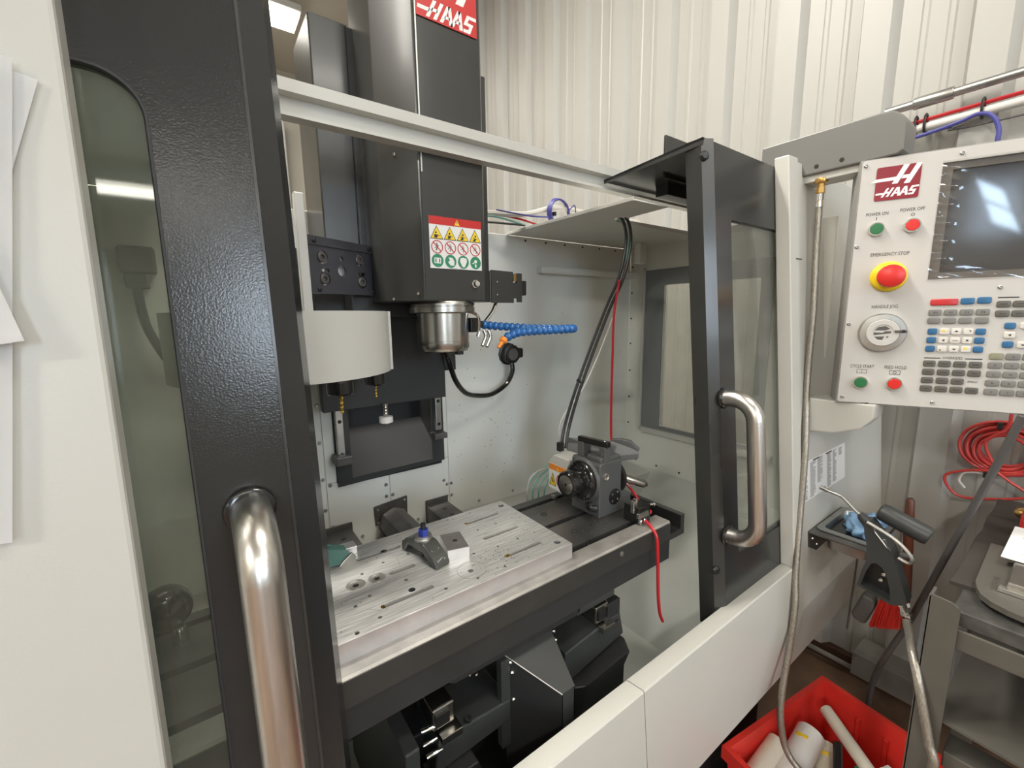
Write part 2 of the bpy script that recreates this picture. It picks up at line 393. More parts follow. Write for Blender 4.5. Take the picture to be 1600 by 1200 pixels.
# fixed front panels
fp = MB().prism([F(.508, -.068, -1.05), F(.508, -.068, .42), F(.508, -.75, .42), F(.508, -.75, -1.05)], (0, .040, 0), .004, 2).build('front_panel', 'white_paint', EN)
def sill(x0, x1):
    pr = [(.4445, -.7235), (.4418, -.727), (.4275, -.885), (.4495, -1.083), (.478, -1.083), (.456, -.885), (.485, -.80), (.485, -.732), (.478, -.7295)]
    return MB().prism([(x0, y, z) for y, z in pr], (x1-x0, 0, 0))
sill(-.068, .6240).build('sill_panel', 'white_paint', EN, angle=20); sill(.6262, 1.362).build('sill_panel', 'white_paint', EN, angle=20)
MB().prism([F(.508, 1.306, -.728), F(.508, 1.306, .41), F(.508, 1.362, .412), F(.508, 1.362, -.728)], (0, .037, 0), .003).build('door_post', 'white_paint', EN)
MB().prism([F(.513, 1.362, -.885), F(.513, 1.362, .405), F(.513, 2.13, .405), F(.513, 2.13, -.885)], (0, .03, 0), .003).build('front_panel', 'white_paint', EN)
MB().prism([(1.362, .4325, -.885), (1.362, .4505, -1.083), (2.13, .4505, -1.083), (2.13, .4325, -.885)], (0, .03, 0)).build('skirt_panel', 'white_paint', EN)
MB().box(1.340, 1.375, .519, .5215, .142, .1445).build('panel_seam', 'black', EN)
# cross beam above the doors
bp_ = [(.855, .3985), (.855, .378), (.8755, .377), (.8755, .349), (.856, .3465), (.856, .340), (.8785, .338), (.8785, .3985)]
MB().prism([(-.30, y, z) for y, z in bp_], (1.86, 0, 0)).build('cross_beam', 'white_paint', EN, angle=20)

def handle(door, x, collar=True):
    zt, zb, out, r = -.205, -.548, .075, .0195
    d0 = Vector((0, -1, K)).normalized()
    pt = F(.545, x, zt); pb = F(.545, x, zb); R = .052
    vt = (pb-pt).normalized(); path = [pt+d0*.004]
    for k in range(9):
        a = math.radians(90*k/8); path.append(pt+d0*(out-R+R*math.sin(a))+vt*(R-R*math.cos(a)))
    for k in range(9):
        a = math.radians(90*k/8); path.append(pb+d0*(out-R+R*math.cos(a))-vt*(R-R*math.sin(a)))
    path.append(pb+d0*.004)
    MB().tube(path, r, 28).build('handle', 'steel', door, angle=60)
    for p in (pt, pb): MB().lathe(p-d0*.001, d0, [(0, .021), (.001, .0245), (.004, .0255), (.007, .0245), (.009, .021)], 28).build('handle_collar', 'black_gloss', door)
# left sliding door
lw = rrect(-.50, -.020, -.62, .230, .040, 8)
dl = MB().plate([(-.62, -.722), (.066, -.722), (.066, .425), (-.62, .425)], [lw], F(.545, 0, 0), (1, 0, 0), VT, (0, .018, 0)).build('sliding_door', 'dark_paint', EN)
MB().prism([F(.5452, .0661, -.722), F(.560, .094, -.722), F(.600, .1075, -.722), F(.612, .1075, -.722), F(.575, .088, -.722), F(.565, .0661, -.722)], Vector((0, K, 1))*1.147).build('door_edge', 'dark_paint', dl, angle=15)
MB().prism([F(.5438, .064, -.722), F(.5438, .067, -.722), F(.549, .069, -.722), F(.549, .066, -.722)], Vector((0, K, 1))*1.147).build('edge_bead', 'dark_smooth', dl)
MB().plate(rrect(-.505, -.015, -.625, .235, .042, 8), [], F(.5515, 0, 0), (1, 0, 0), VT, (0, .005, 0)).build('window_pane', 'poly', dl, flat=True)
ga = cr([Vector(F(.5465, x, z)) for x, z in lw], 1, True)
MB().tube(ga, .0022, 6, closed=True).build('window_gasket', 'rubber', dl)
handle(dl, .0245)
# right sliding door
rw = rrect(1.070, 1.50, -.615, .222, .006, 3)
dr = MB().plate([(1.0, -.79), (1.61, -.79), (1.61, .388), (1.0, .388)], [rw], F(.545, 0, 0), (1, 0, 0), VT, (0, .018, 0)).build('sliding_door', 'dark_paint', EN)
MB().prism([F(.5452, 1.0, -.79), F(.560, .973, -.79), F(.600, .973, -.79), F(.600, .985, -.79), F(.563, 1.0, -.79)], Vector((0, K, 1))*1.185).build('door_edge', 'dark_smooth', dr, angle=15)
MB().plate(rrect(1.065, 1.505, -.62, .228, .004, 3), [], F(.552, 0, 0), (1, 0, 0), VT, (0, .005, 0)).build('window_pane', 'poly_clear', dr, flat=True)
handle(dr, 1.012)
for z in (.355, -.632): MB().lathe(F(.563, .981, z)+Vector((-.004, -.006, 0)), (-.45, -.89, 0), [(0, .011), (.004, .011), (.008, .007), (.009, 0)], 14).build('edge_bolt', 'black', dr)
MB().prism([(.973, .592, .396), (.935, .853, .362), (1.60, .853, .362), (1.60, .592, .396)], (0, 0, -.006)).build('door_roof', 'dark_paint', dr)
MB().prism([(.973, .592, .396), (.935, .853, .362), (.935, .853, .352), (.973, .592, .380)], (.004, 0, 0)).build('roof_flange', 'dark_smooth', dr)
MB().box(1.12, 1.58, .78, .82, .335, .365).build('roof_channel', 'black', dr)
MB().box(1.053, 1.156, .745, .752, .36, .468, .002).build('latch_plate', 'dark_smooth', dr)
MB().box(1.13, 1.18, .69, .735, .38, .432, .003).build('latch_block', 'black', dr)
MB().box(1.09, 1.15, .738, .743, .425, .440, .002).build('latch_tongue', 'dark_smooth', dr)
# inner walls
YB, XR, XL = 1.25, 1.55, -.31
def bp(x0, x1, z0, z1, m='inner_white'): return MB().box(x0, x1, YB, YB+.012, z0, z1, .0012, 1).build('back_panel', m, EN)
bp(XL, .2455, -.70, .275); bp(.2465, .4285, -.70, -.468); bp(.4295, .6325, -.70, -.468); bp(.6335, XR, -.70, .275)
bp(.2465, .279, -.467, .275); bp(.610, .6325, -.467, .275)
MB().box(.279, .610, YB, YB+.012, -.05, .275).build('back_panel', 'inner_white', EN)
rv = None
for x, z in [(.239, -.237), (.238, -.344), (.238, -.452), (.256, -.473), (.336, -.473), (.417, -.473), (.436, -.473), (.417, -.511), (.416, -.548), (.516, -.473), (.597, -.475), (.616, -.346), (.614, -.452), (.614, -.545), (.625, -.561), (.641, -.561), (.641, -.603), (.624, -.603), (.238, -.544), (.256, -.60), (.436, -.548), (.336, -.655), (.516, -.655), (.75, -.655), (.90, -.655)]:
    if rv is None: rv = MB().lathe((x, YB, z), (0, -1, 0), [(0, .0058), (.002, .0054), (.0045, .003), (.005, 0)], 10).build('rivet', 'galv', EN); rz = rv.location.z-(z+H)+1.55
    else: dup(rv, (x, YB-.0025, z-.0058), EN)
# right inner wall with its window
rwin = rrect(.70, 1.075, -.474, .115, .004, 2)
MB().plate([(.50, -.70), (YB, -.70), (YB, .275), (.50, .275)], [rwin], (XR, 0, 0), (0, 1, 0), (0, 0, 1), (.012, 0, 0)).build('side_panel', 'inner_white', EN, flat=True)
sw = MB().plate([(.66, -.490), (1.165, -.490), (1.165, .178), (.66, .178)], [rwin], (XR-.004, 0, 0), (0, 1, 0), (0, 0, 1), (.003, 0, 0)).build('side_window', 'window_frame_grey', EN, flat=True)
MB().plate([(.69, -.48), (1.085, -.48), (1.085, .125), (.69, .125)], [], (XR+.003, 0, 0), (0, 1, 0), (0, 0, 1), (.005, 0, 0)).build('window_pane', 'poly_clear', sw, flat=True)
MB().box(XR-.022, XR, .62, 1.155, -.512, -.490, .002).build('window_ledge', 'white_paint', sw)
MB().box(XR-.014, XR, 1.165, 1.178, -.505, .190, .002).build('window_rail', 'white_paint', sw)
for z in (.20, .09, -.02, -.13, -.25, -.37, -.49):
    MB().lathe((XR, 1.238, z), (-1, 0, 0), [(0, .004), (.002, .0036), (.003, 0)], 8).build('rivet', 'black', EN)
for k in range(6): MB().lathe((XR, 1.19-.11*k, -.655), (-1, 0, 0), [(0, .0045), (.002, .004), (.003, 0)], 8).build('rivet', 'black', EN)
for k in range(6): MB().lathe((.97+.095*k, YB, .262), (0, -1, 0), [(0, .004), (.002, .0036), (.003, 0)], 8).build('rivet', 'black', EN)
MB().box(1.02, XR, YB-.035, YB, .150, .175, .004).build('wall_shelf', 'inner_white', EN)
# roof panel with its cut-out
MB().plate([(.893, .715), (1.03, .715), (1.045, .905), (1.43, .905), (1.43, .72), (XR, .72), (XR, YB), (.893, YB)], [circ(1.035, .872, .022, 14)], (0, 0, .275), (1, 0, 0), (0, 1, 0), (0, 0, .003)).build('roof_panel', 'inner_white', EN, flat=True)
MB().box(.888, .893, .715, YB, .2735, .283, .001).build('roof_lip', 'white_paint', EN)
MB().box(1.045, 1.43, .901, .906, .2735, .284, .001).build('roof_lip', 'white_paint', EN)
MB().box(1.42, 1.46, 1.10, 1.13, .195, .274, .003).build('roof_bracket', 'inner_white', EN)
MB().box(XL, -.02, .62, YB, .275, .279).build('roof_panel', 'inner_white', EN)  # left roof panel added to darken the top of the window view
MB().box(XL-.01, XL, .50, YB, -.70, .275).build('side_panel', 'inner_white', EN)
# chip pan
MB().prism([(XR, .47, -.675), (XR, YB, -.675), (1.06, YB, -1.04), (1.06, .47, -1.04)], (0, 0, -.01)).build('chip_pan_slope', 'pan_paint', EN)
MB().prism([(XL, .47, -.675), (XL, YB, -.675), (.0, YB, -1.04), (.0, .47, -1.04)], (0, 0, -.01)).build('chip_pan_slope', 'pan_paint', EN)
MB().box(XL, XR, .46, YB, -1.06, -1.04).build('chip_pan', 'pan_paint', EN)
MB().prism([(XL, YB, -.675), (XR, YB, -.675), (XR, 1.10, -.685), (XL, 1.10, -.685)], (0, 0, -.008)).build('back_ledge', 'white_paint', EN)
MB().prism([(XL, 1.10, -.685), (XR, 1.10, -.685), (XR, .98, -1.04), (XL, .98, -1.04)], (0, 0, -.008)).build('pan_back', 'pan_paint', EN)
MB().box(-.3, 1.55, .455, .480, -1.06, -.735).build('pan_front', 'pan_paint', EN)
MB().box(-.2, 1.45, .56, 1.2, -1.55, -1.062).build('machine_base', 'cast_dark', EN)
# papers on the left panel
def sheet(pts, label, y0, curl=.004):
    mb = MB(); n = 6
    a, b, c, d = [Vector((x, y0+K*z, z)) for x, z in pts]
    vv = [[None]*(n+1) for _ in range(n+1)]
    for i in range(n+1):
        for j in range(n+1):
            u, v = i/n, j/n
            p = (a*(1-u)+b*u)*(1-v)+(d*(1-u)+c*u)*v
            vv[i][j] = mb.bm.verts.new(p+Vector((0, -curl*(u**2)-curl*.6*(v**3), 0)))
    for i in range(n):
        for j in range(n): mb.bm.faces.new((vv[i][j], vv[i+1][j], vv[i+1][j+1], vv[i][j+1]))
    r = bmesh.ops.solidify(mb.bm, geom=mb.bm.faces[:], thickness=.0003)
    return tag(mb.build('paper_sheet', 'paper'), label, 'paper', 'papers hung on the white front panel')
sheet([(-.33, .24), (-.083, .190), (-.128, .040), (-.36, .09)], 'white paper tilted out behind the front sheet on the left panel', .5065, .003)
sheet([(-.33, .205), (-.095, .201), (-.136, -.17), (-.36, -.15)], 'long white paper hanging straight at the left edge of the panel', .5035, .003)
sheet([(-.33, .06), (-.128, .066), (-.110, -.014), (-.33, -.05)], 'white paper with one corner pointing down right on the left panel', .4990, .006)

# ================================================================== SPINDLE HEAD AND COLUMN
def ribbon(mb, pts, w, O, u, v, n, e=.0006):
    """flat stroke along a polyline given in (u, v) units"""
    P = [Vector((a, b)) for a, b in pts]; L = []; R = []
    for i, p in enumerate(P):
        d1 = (P[i]-P[i-1]).normalized() if i else (P[1]-P[0]).normalized()
        d2 = (P[i+1]-P[i]).normalized() if i < len(P)-1 else d1
        n1 = Vector((-d1.y, d1.x)); n2 = Vector((-d2.y, d2.x)); m = (n1+n2); m = m.normalized() if m.length > 1e-6 else n1
        k = w/2/max(.35, m.dot(n1)); L.append(p+m*k); R.append(p-m*k)
    O = Vector(O); u = Vector(u); v = Vector(v); n = Vector(n)
    for i in range(len(P)-1):
        mb.poly([O+u*q.x+v*q.y+n*e for q in (L[i], L[i+1], R[i+1], R[i])])
def flatpoly(mb, pts, O, u, v, n, e=.0006):
    O = Vector(O); mb.poly([O+Vector(u)*a+Vector(v)*b+Vector(n)*e for a, b in pts])
def logo(parent, O, u, v, n, W, Ht, platemat, full=True):
    O = Vector(O); u = Vector(u); v = Vector(v); n = Vector(n)
    pl = MB().plate(rrect(0, W, 0, Ht, .004 if full else .0005, 3), [], O, u, v, n*.001).build('logo_plate', platemat, parent, flat=True)
    mb = MB(); U = u*W; V = v*Ht
    if not full: O = O-V*.075
    big = [[(.37, .47), (.50, .47), (.735, 1.0), (.60, 1.0)], [(.64, .45), (.77, .45), (1.0, .97), (1.0, 1.0), (.885, 1.0)], [(.57, .60), (.74, .60), (.775, .70), (.615, .70)], [(-.12 if full else 0, .56), (.43, .575), (.475, .675), (.0, .655)]]
    for p in big: flatpoly(mb, p, O, U, V, n, .0013)
    s = .125
    def st(x, w=.055): flatpoly(mb, [(x, .10), (x+w, .10), (x+w+s, .36), (x+s, .36)], O, U, V, n, .0013)
    st(.15); st(.265); flatpoly(mb, [(.235, .20), (.33, .20), (.35, .25), (.26, .25)], O, U, V, n, .0013)
    flatpoly(mb, [(.02, .175), (.20, .175), (.225, .23), (.03, .23)], O, U, V, n, .0013)
    st(.37)
    flatpoly(mb, [(.525, .10), (.585, .10), (.565, .36), (.515, .36)], O, U, V, n, .0013); flatpoly(mb, [(.445, .17), (.54, .17), (.54, .215), (.468, .215)], O, U, V, n, .0013)
    st(.545)
    flatpoly(mb, [(.695, .10), (.755, .10), (.735, .36), (.685, .36)], O, U, V, n, .0013); flatpoly(mb, [(.62, .17), (.71, .17), (.71, .215), (.64, .215)], O, U, V, n, .0013)
    ribbon(mb, [(.765, .125), (.865, .125), (.905, .225), (.805, .23), (.85, .335), (.99, .335)], .05, O, U, V, n, .0013)
    mb.build('logo_lettering', 'white_sign', pl if parent.parent is None else parent, flat=True)

HD = thing('spindle_head', 'tall dark grey spindle head with red logo and warning sign', 'spindle head', (.48, 1.0, .034))
plan = [(.405, .880), (.560, .880), (.567, .887), (.567, 1.10), (.347, 1.10), (.347, .966)]
MB().prism([(x, y, .034) for x, y in plan], (0, 0, 1.2), .003, 2).build('head_cover', 'dark_smooth', HD, angle=25)
MB().box(.4085, .4115, .8785, .881, .30, 1.2).build('cover_seam', 'galv', HD)
MB().box(.4065, .4080, .8785, .881, .036, 1.2).build('cover_seam', 'black', HD)
for x, y, z in ((.395, .893, .05), (.372, .929, .34), (.36, .947, .04)): MB().sph((x, y-.001, z), .004, 8).build('screw', 'chrome', HD)
logo(HD, (.4115, .8785, .5935), (1, 0, 0), (0, 0, 1), (0, -1, 0), .141, .132, 'red_sign', False)
# warning sign
ws = MB().box(.4205, .5515, .8782, .8795, .1050, .2145).build('warning_sign', 'white_sign', HD)
O = Vector((.4205, .8782, .1050)); U = (1, 0, 0); V = (0, 0, 1); N = (0, -1, 0)
mb = MB(); flatpoly(mb, [(0, .0925), (.131, .0925), (.131, .1095), (0, .1095)], O, U, V, N, .0004); mb.build('header_band', 'red_sign', ws, flat=True)
def tri(cx, cy, r, m, e): mb = MB(); flatpoly(mb, [(cx-r, cy-r*.8), (cx+r, cy-r*.8), (cx, cy+r)], O, U, V, N, e); return mb.build('warning_triangle', m, ws, flat=True)
tri(.068, .1000, .0068, 'yellow_sign', .0007)
mb = MB(); flatpoly(mb, [(.0672, .0985), (.0688, .0985), (.0690, .1035), (.0670, .1035)], O, U, V, N, .0009); mb.build('pictogram', 'black_ink', ws, flat=True)
for i in range(4):
    cx = .0175+.0322*i
    tri(cx, .0745, .0158, 'black_ink', .0004); tri(cx, .0742, .0136, 'yellow_sign', .0007)
    mb = MB(); k = random.Random(i)
    flatpoly(mb, [(cx-.007, .0645), (cx+.001, .0645), (cx+.002, .0695), (cx-.005+.002*i, .0715)], O, U, V, N, .0009)
    flatpoly(mb, [(cx-.008+.001*i, .0700), (cx+.007, .0690), (cx+.007, .0700), (cx-.005, .0718)], O, U, V, N, .0010)
    flatpoly(mb, circ(cx-.002+.001*i, .0755, .0022, 8), O, U, V, N, .0010); mb.build('pictogram', 'black_ink', ws, flat=True)
    cy = .0455
    mb = MB(); mb.plate(circ(cx, cy, .0140, 24), [circ(cx, cy, .0122, 24)], O+Vector(N)*.0004, U, V, Vector(N)*.0003); ribbon(mb, [(cx-.009, cy+.009), (cx+.009, cy-.009)], .0020, O, U, V, N, .0008); mb.build('prohibition_ring', 'red_sign', ws, flat=True)
    mb = MB(); ribbon(mb, [(cx-.001, cy+.008), (cx+.001, cy), (cx-.003+.002*i, cy-.008)], .0022, O, U, V, N, .0005)
    ribbon(mb, [(cx-.006, cy-.003), (cx+.004, cy+.003)], .0014, O, U, V, N, .0005); mb.build('pictogram', 'black_ink' if i == 0 else 'grey_ink', ws, flat=True)
    cy = .0165
    mb = MB(); flatpoly(mb, circ(cx, cy, .0142, 24), O, U, V, N, .0004); mb.build('mandatory_disc', 'green_sign', ws, flat=True)
    mb = MB()
    if i == 0: mb.plate([(cx-.008, cy-.006), (cx+.008, cy-.006), (cx+.008, cy+.006), (cx-.008, cy+.006)], [[(cx-.006, cy-.004), (cx+.006, cy-.004), (cx+.006, cy+.004), (cx-.006, cy+.004)]], O+Vector(N)*.0006, U, V, Vector(N)*.0002); flatpoly(mb, [(cx-.003, cy-.005), (cx+.003, cy-.005), (cx+.003, cy+.006), (cx-.003, cy+.006)], O, U, V, N, .0009)
    elif i == 1: flatpoly(mb, [(cx-.007, cy-.002), (cx-.001, cy-.009), (cx+.008, cy-.009), (cx+.009, cy), (cx+.004, cy+.008), (cx-.006, cy+.008), (cx-.002, cy+.002)], O, U, V, N, .0008)
    elif i == 2: flatpoly(mb, [(cx-.003, cy-.011), (cx+.003, cy-.011), (cx+.009, cy+.001), (cx+.008, cy+.008), (cx, cy+.010), (cx-.008, cy+.008), (cx-.009, cy+.001)], O, U, V, N, .0008)
    else: flatpoly(mb, circ(cx, cy+.003, .004, 10), O, U, V, N, .0008); flatpoly(mb, [(cx-.010, cy-.001), (cx-.004, cy-.003), (cx-.004, cy+.001)], O, U, V, N, .0008); flatpoly(mb, [(cx-.002, cy-.010), (cx+.002, cy-.010), (cx+.002, cy-.003), (cx-.002, cy-.003)], O, U, V, N, .0008)
    mb.build('pictogram', 'white_sign', ws, flat=True)

mb = MB(); flatpoly(mb, [(.046, .0008), (.066, .0008), (.066, .0016), (.046, .0016)], O, U, V, N, .0006); flatpoly(mb, [(.070, .0008), (.090, .0008), (.090, .0015), (.070, .0015)], O, U, V, N, .0006); mb.build('fine_print', 'grey_ink', ws, flat=True)
MB().lathe((.533, .880, .074), (0, -1, 0), [(0, .0095), (.003, .0095), (.005, .007), (.008, .006), (.012, .006), (.013, 0)], 16).build('latch_knob', 'chrome', HD)
# spindle nose
cx, cy = .482, .952
MB().lathe((cx, cy, .034), (0, 0, -1), [(0, .076), (.004, .0785), (.008, .0785), (.009, .076), (.011, .076), (.012, .0785), (.024, .0785), (.026, .075)], 40).build('spindle_flange', 'steel_round', HD)
MB().lathe((cx, cy, .010), (0, 0, -1), [(0, .0625), (.068, .0625), (.069, .0615), (.071, .0615), (.072, .0625), (.084, .0625), (.088, .060), (.092, .0585), (.092, .03), (.080, .022)], 40).build('spindle_nose', 'steel_round', HD)
for a in (-1.1, 2.0): MB().box(cx+.045*math.cos(a)-.008, cx+.045*math.cos(a)+.008, cy+.045*math.sin(a)-.008, cy+.045*math.sin(a)+.008, -.091, -.080, .001).build('drive_key', 'black', HD)
MB().tube(cr([(.545, .93, .012), (.560, .915, .0), (.556, .905, -.03), (.548, .90, -.05)], 5), .004, 8).build('air_fitting', 'chrome', HD)
MB().box(.548, .575, .93, .955, -.040, -.004, .002).build('hose_block', 'black', HD)
# side bracket with proximity switch
sb = MB().plate([(.628, .034), (.700, .034), (.700, .046), (.712, .046), (.712, .036), (.728, .036), (.728, .113), (.712, .113), (.712, .088), (.698, .088), (.698, .116), (.628, .118)], [], (0, .955, 0), (1, 0, 0), (0, 0, 1), (0, .004, 0)).build('side_bracket', 'dark_smooth', HD, flat=True)
MB().box(.567, .628, .960, 1.02, .036, .116).build('bracket_arm', 'black', sb)
MB().box(.725, .750, .962, .985, .055, .095, .003).build('switch_body', 'black', sb)
MB().box(.703, .712, .959, .963, .092, .112).build('bracket_clip', 'brass', sb)
for z in (.055, .088): MB().sph((.645, .954, z), .0032, 8).build('screw', 'chrome', sb)
MB().tube(cr([(.655, .975, .036), (.640, .97, .012), (.615, .965, -.012), (.600, .96, -.025)], 5), .0045, 8).build('coolant_line', 'chrome', HD)

CO = thing('machine_column', 'dark column of the mill behind the spindle head', 'column', (.43, 1.2, -.47))
MB().box(.2525, .331, 1.07, 1.235, .165, .642, .003).build('column_cover', 'dark_smooth', CO)
MB().box(.3335, .70, 1.074, 1.235, .05, .642, .003).build('column_body', 'dark_smooth', CO)
MB().box(.331, .3335, 1.071, 1.08, .05, .642).build('cover_gap', 'black', CO)
MB().box(.228, .568, 1.12, 1.150, -.234, .06, .002).build('way_cover', 'cast_dark', CO)
MB().box(.30, .58, 1.06, 1.13, .0, .06, .004).build('slide_block', 'cast_dark', CO)
MB().box(.20, .62, 1.150, 1.235, -.16, .165).build('column_core', 'cast_dark', CO)
# recess below the way cover
MB().box(.279, .610, 1.40, 1.42, -.475, -.05).build('recess_back', 'cast_dark', CO)
MB().prism([(.310, YB-.006, -.468), (.606, YB-.006, -.468), (.606, 1.40, -.350), (.310, 1.40, -.350)], (0, 0, -.012)).build('recess_floor', 'recess_dark', CO)
MB().box(.604, .616, YB-.006, 1.42, -.470, -.05).build('recess_side', 'cast_dark', CO)
MB().box(.275, .279, YB-.006, 1.42, -.470, -.05).build('recess_side', 'cast_dark', CO)
MB().plate([(.277, -.482), (.616, -.470), (.616, -.08), (.277, -.08)], [[(.318, -.462), (.575, -.458), (.575, -.09), (.318, -.09)]], (0, YB-.008, 0), (1, 0, 0), (0, 0, 1), (0, .006, 0)).build('recess_frame', 'motor_dark', CO, flat=True)
for x, z0, z1 in ((.288, -.40, -.24), (.590, -.36, -.22)):
    r = MB().box(x-.010, x+.010, YB-.03, YB-.009, z0, z1, .0015).build('guide_rail', 'galv', CO)
    for z in (z0+.02, z1-.045): MB().lathe((x, YB-.0301, z), (0, -1, 0), [(0, .0055), (.0006, .0055), (.0007, 0)], 10).build('bolt_hole', 'black', r)
MB().box(.265, .31, YB-.06, YB-.009, -.405, -.378, .004).build('stop_block', 'bracket_grey', CO)
MB().box(.565, .61, YB-.05, YB-.009, -.385, -.367, .003).build('stop_block', 'bracket_grey', CO)
MB().lathe((.378, 1.10, -.225), (0, 0, -1), [(0, .0075)]+[(.004*k, .0075 if k % 2 else .0062) for k in range(1, 9)]+[(.036, .005), (.037, .017), (.038, .0172), (.050, .0172), (.051, .010), (.056, .009)], 18).build('spring_plunger', 'steel_round', CO)
MB().lathe((.378, 1.10, -.2605), (0, 0, -1), [(0, .016), (.0008, .0182), (.0155, .0182), (.0165, .016)], 22).build('plunger_cap', 'nylon_white', CO)

# ================================================================== TOOL CHANGER
TC = thing('tool_changer', 'tool changer with white curved cover and black mounting plate', 'tool changer', (.2, .98, -.12))
pu = Vector((.152, .08, 0)).normalized(); pn = Vector((pu.y, -pu.x, 0)); PW = .1718; PO = Vector((.193, .96, .0535)); PH = .110
holes = [circ(.485*PW, .44*PH, .0118, 18), circ(.485*PW, .67*PH, .0055, 12)]
for s, t in ((.18, .655), (.775, .70), (.195, .255), (.80, .25)): holes.append(circ(s*PW+.003, t*PH, .0140, 16))
for s, t in ((.21, .41), (.81, .405)): holes.append(rrect(s*PW-.010, s*PW+.013, t*PH-.0045, t*PH+.0045, .004, 3))
mp_ = MB().plate([(0, 0), (PW, 0), (PW, PH), (0, PH)], holes, PO, pu, (0, 0, 1), -pn*.006).build('mounting_plate', 'black_plate', TC, flat=True)
MB().plate([(-.004, PH*.86), (PW+.004, PH*.86), (PW+.004, PH*1.02), (-.004, PH*1.02)], [], PO+pn*.0035, pu, (0, 0, 1), -pn*.003).build('plate_flange', 'black_plate', mp_, flat=True)
MB().plate([(-.004, -.002), (PW+.004, -.002), (PW+.004, PH*.10), (-.004, PH*.10)], [], PO+pn*.003, pu, (0, 0, 1), -pn*.003).build('plate_flange', 'black_plate', mp_, flat=True)
for s, t in ((.18, .655), (.775, .70), (.195, .255), (.80, .25)): MB().lathe(PO+pu*(s*PW)+Vector((0, 0, t*PH))-pn*.008, pn, [(0, .0108), (.011, .0108), (.0125, .009), (.0125, .005), (.008, .0045)], 16).build('bolt', 'bracket_grey', mp_)
for s, t in ((.20, .41), (.795, .405)): MB().lathe(PO+pu*(s*PW)+Vector((0, 0, t*PH))-pn*.008, pn, [(0, .004), (.008, .004), (.009, 0)], 10).build('pin', 'chrome', mp_)
for s, t in ((.07, .93), (.94, .94), (.10, .05), (.975, .05)): MB().lathe(PO+pu*(s*PW)+Vector((0, 0, t*PH))+pn*.003, pn, [(0, .0042), (.003, .0042), (.004, .003), (.004, 0)], 10).build('cap_screw', 'black', mp_)
MB().plate([(.0, .0), (.14, .0), (.14, .10), (0, .10)], [], PO+pu*.015-pn*.020, pu, (0, 0, 1), -pn*.004).build('backing_plate', 'white_sign', TC, flat=True)
MB().box(.169, .1865, .925, .945, -.01, .236, .002).build('white_strut', 'white_paint', TC)
cc = Vector((.147, 1.007, 0)); R0 = .207
mb = MB(); A = [math.radians(-175+ (150*k/40)) for k in range(41)]
mb.prism([cc+Vector((R0*math.cos(a), R0*math.sin(a), -.114)) for a in A]+[cc+Vector(((R0-.003)*math.cos(a), (R0-.003)*math.sin(a), -.114)) for a in A[::-1]], (0, 0, .127))
mb.build('carousel_cover', 'white_paint', TC, angle=40)
e0 = cc+Vector((R0*math.cos(A[-1]), R0*math.sin(A[-1]), 0)); ed = Vector((math.cos(A[-1]), math.sin(A[-1]), 0)); et = Vector((-ed.y, ed.x, 0))
MB().obox(e0+et*.007-ed*.006+Vector((0, 0, -.0505)), et, ed, (0, 0, 1), .0016, .010, .0635).build('cover_flange', 'white_paint', TC)
MB().lathe(cc+Vector((0, 0, -.070)), (0, 0, -1), [(0, .145), (.03, .15), (.032, .145), (.045, .13), (.045, 0)], 48).build('tool_disc', 'black', TC)
def tool(x, y, zt, rn, dl, dr, label):
    t = thing('tool_holder', label, 'tool holder', (x, y, zt-.05), 'tool holders in the carousel')
    MB().lathe((x, y, zt), (0, 0, -1), [(0, .018), (.006, .021), (.007, .020), (.011, .020)], 24).build('holder_flange', 'steel_round', t)
    MB().lathe((x, y, zt-.010), (0, 0, -1), [(0, rn*.8), (.003, rn), (.026, rn), (.029, rn*.9), (.029, rn*.4), (.025, dr)], 24).build('collet_nut', 'black_gloss', t)
    b = MB(); n = 26; z0 = zt-.034
    rings = []
    for i in range(n+1):
        a = i*.62; f = i/n; r = dr*(1 if f < .93 else max(.05, (1-f)/.07))
        rings.append([b.bm.verts.new((x+r*(1 if k % 3 else .62)*math.cos(a+k*math.pi/3), y+r*(1 if k % 3 else .62)*math.sin(a+k*math.pi/3), z0-dl*f)) for k in range(6)])
    for p, q in zip(rings, rings[1:]):
        for k in range(6): b.bm.faces.new((p[k], p[(k+1) % 6], q[(k+1) % 6], q[k]))
    b.bm.faces.new(rings[0][::-1]); b.bm.faces.new(rings[-1])
    b.build('drill_bit', 'gold', t)
tool(.216, .885, -.112, .0265, .046, .0036, 'black collet holder with the thicker gold drill bit')
tool(.312, .962, -.112, .0230, .036, .0020, 'black collet holder with the thin gold drill bit')

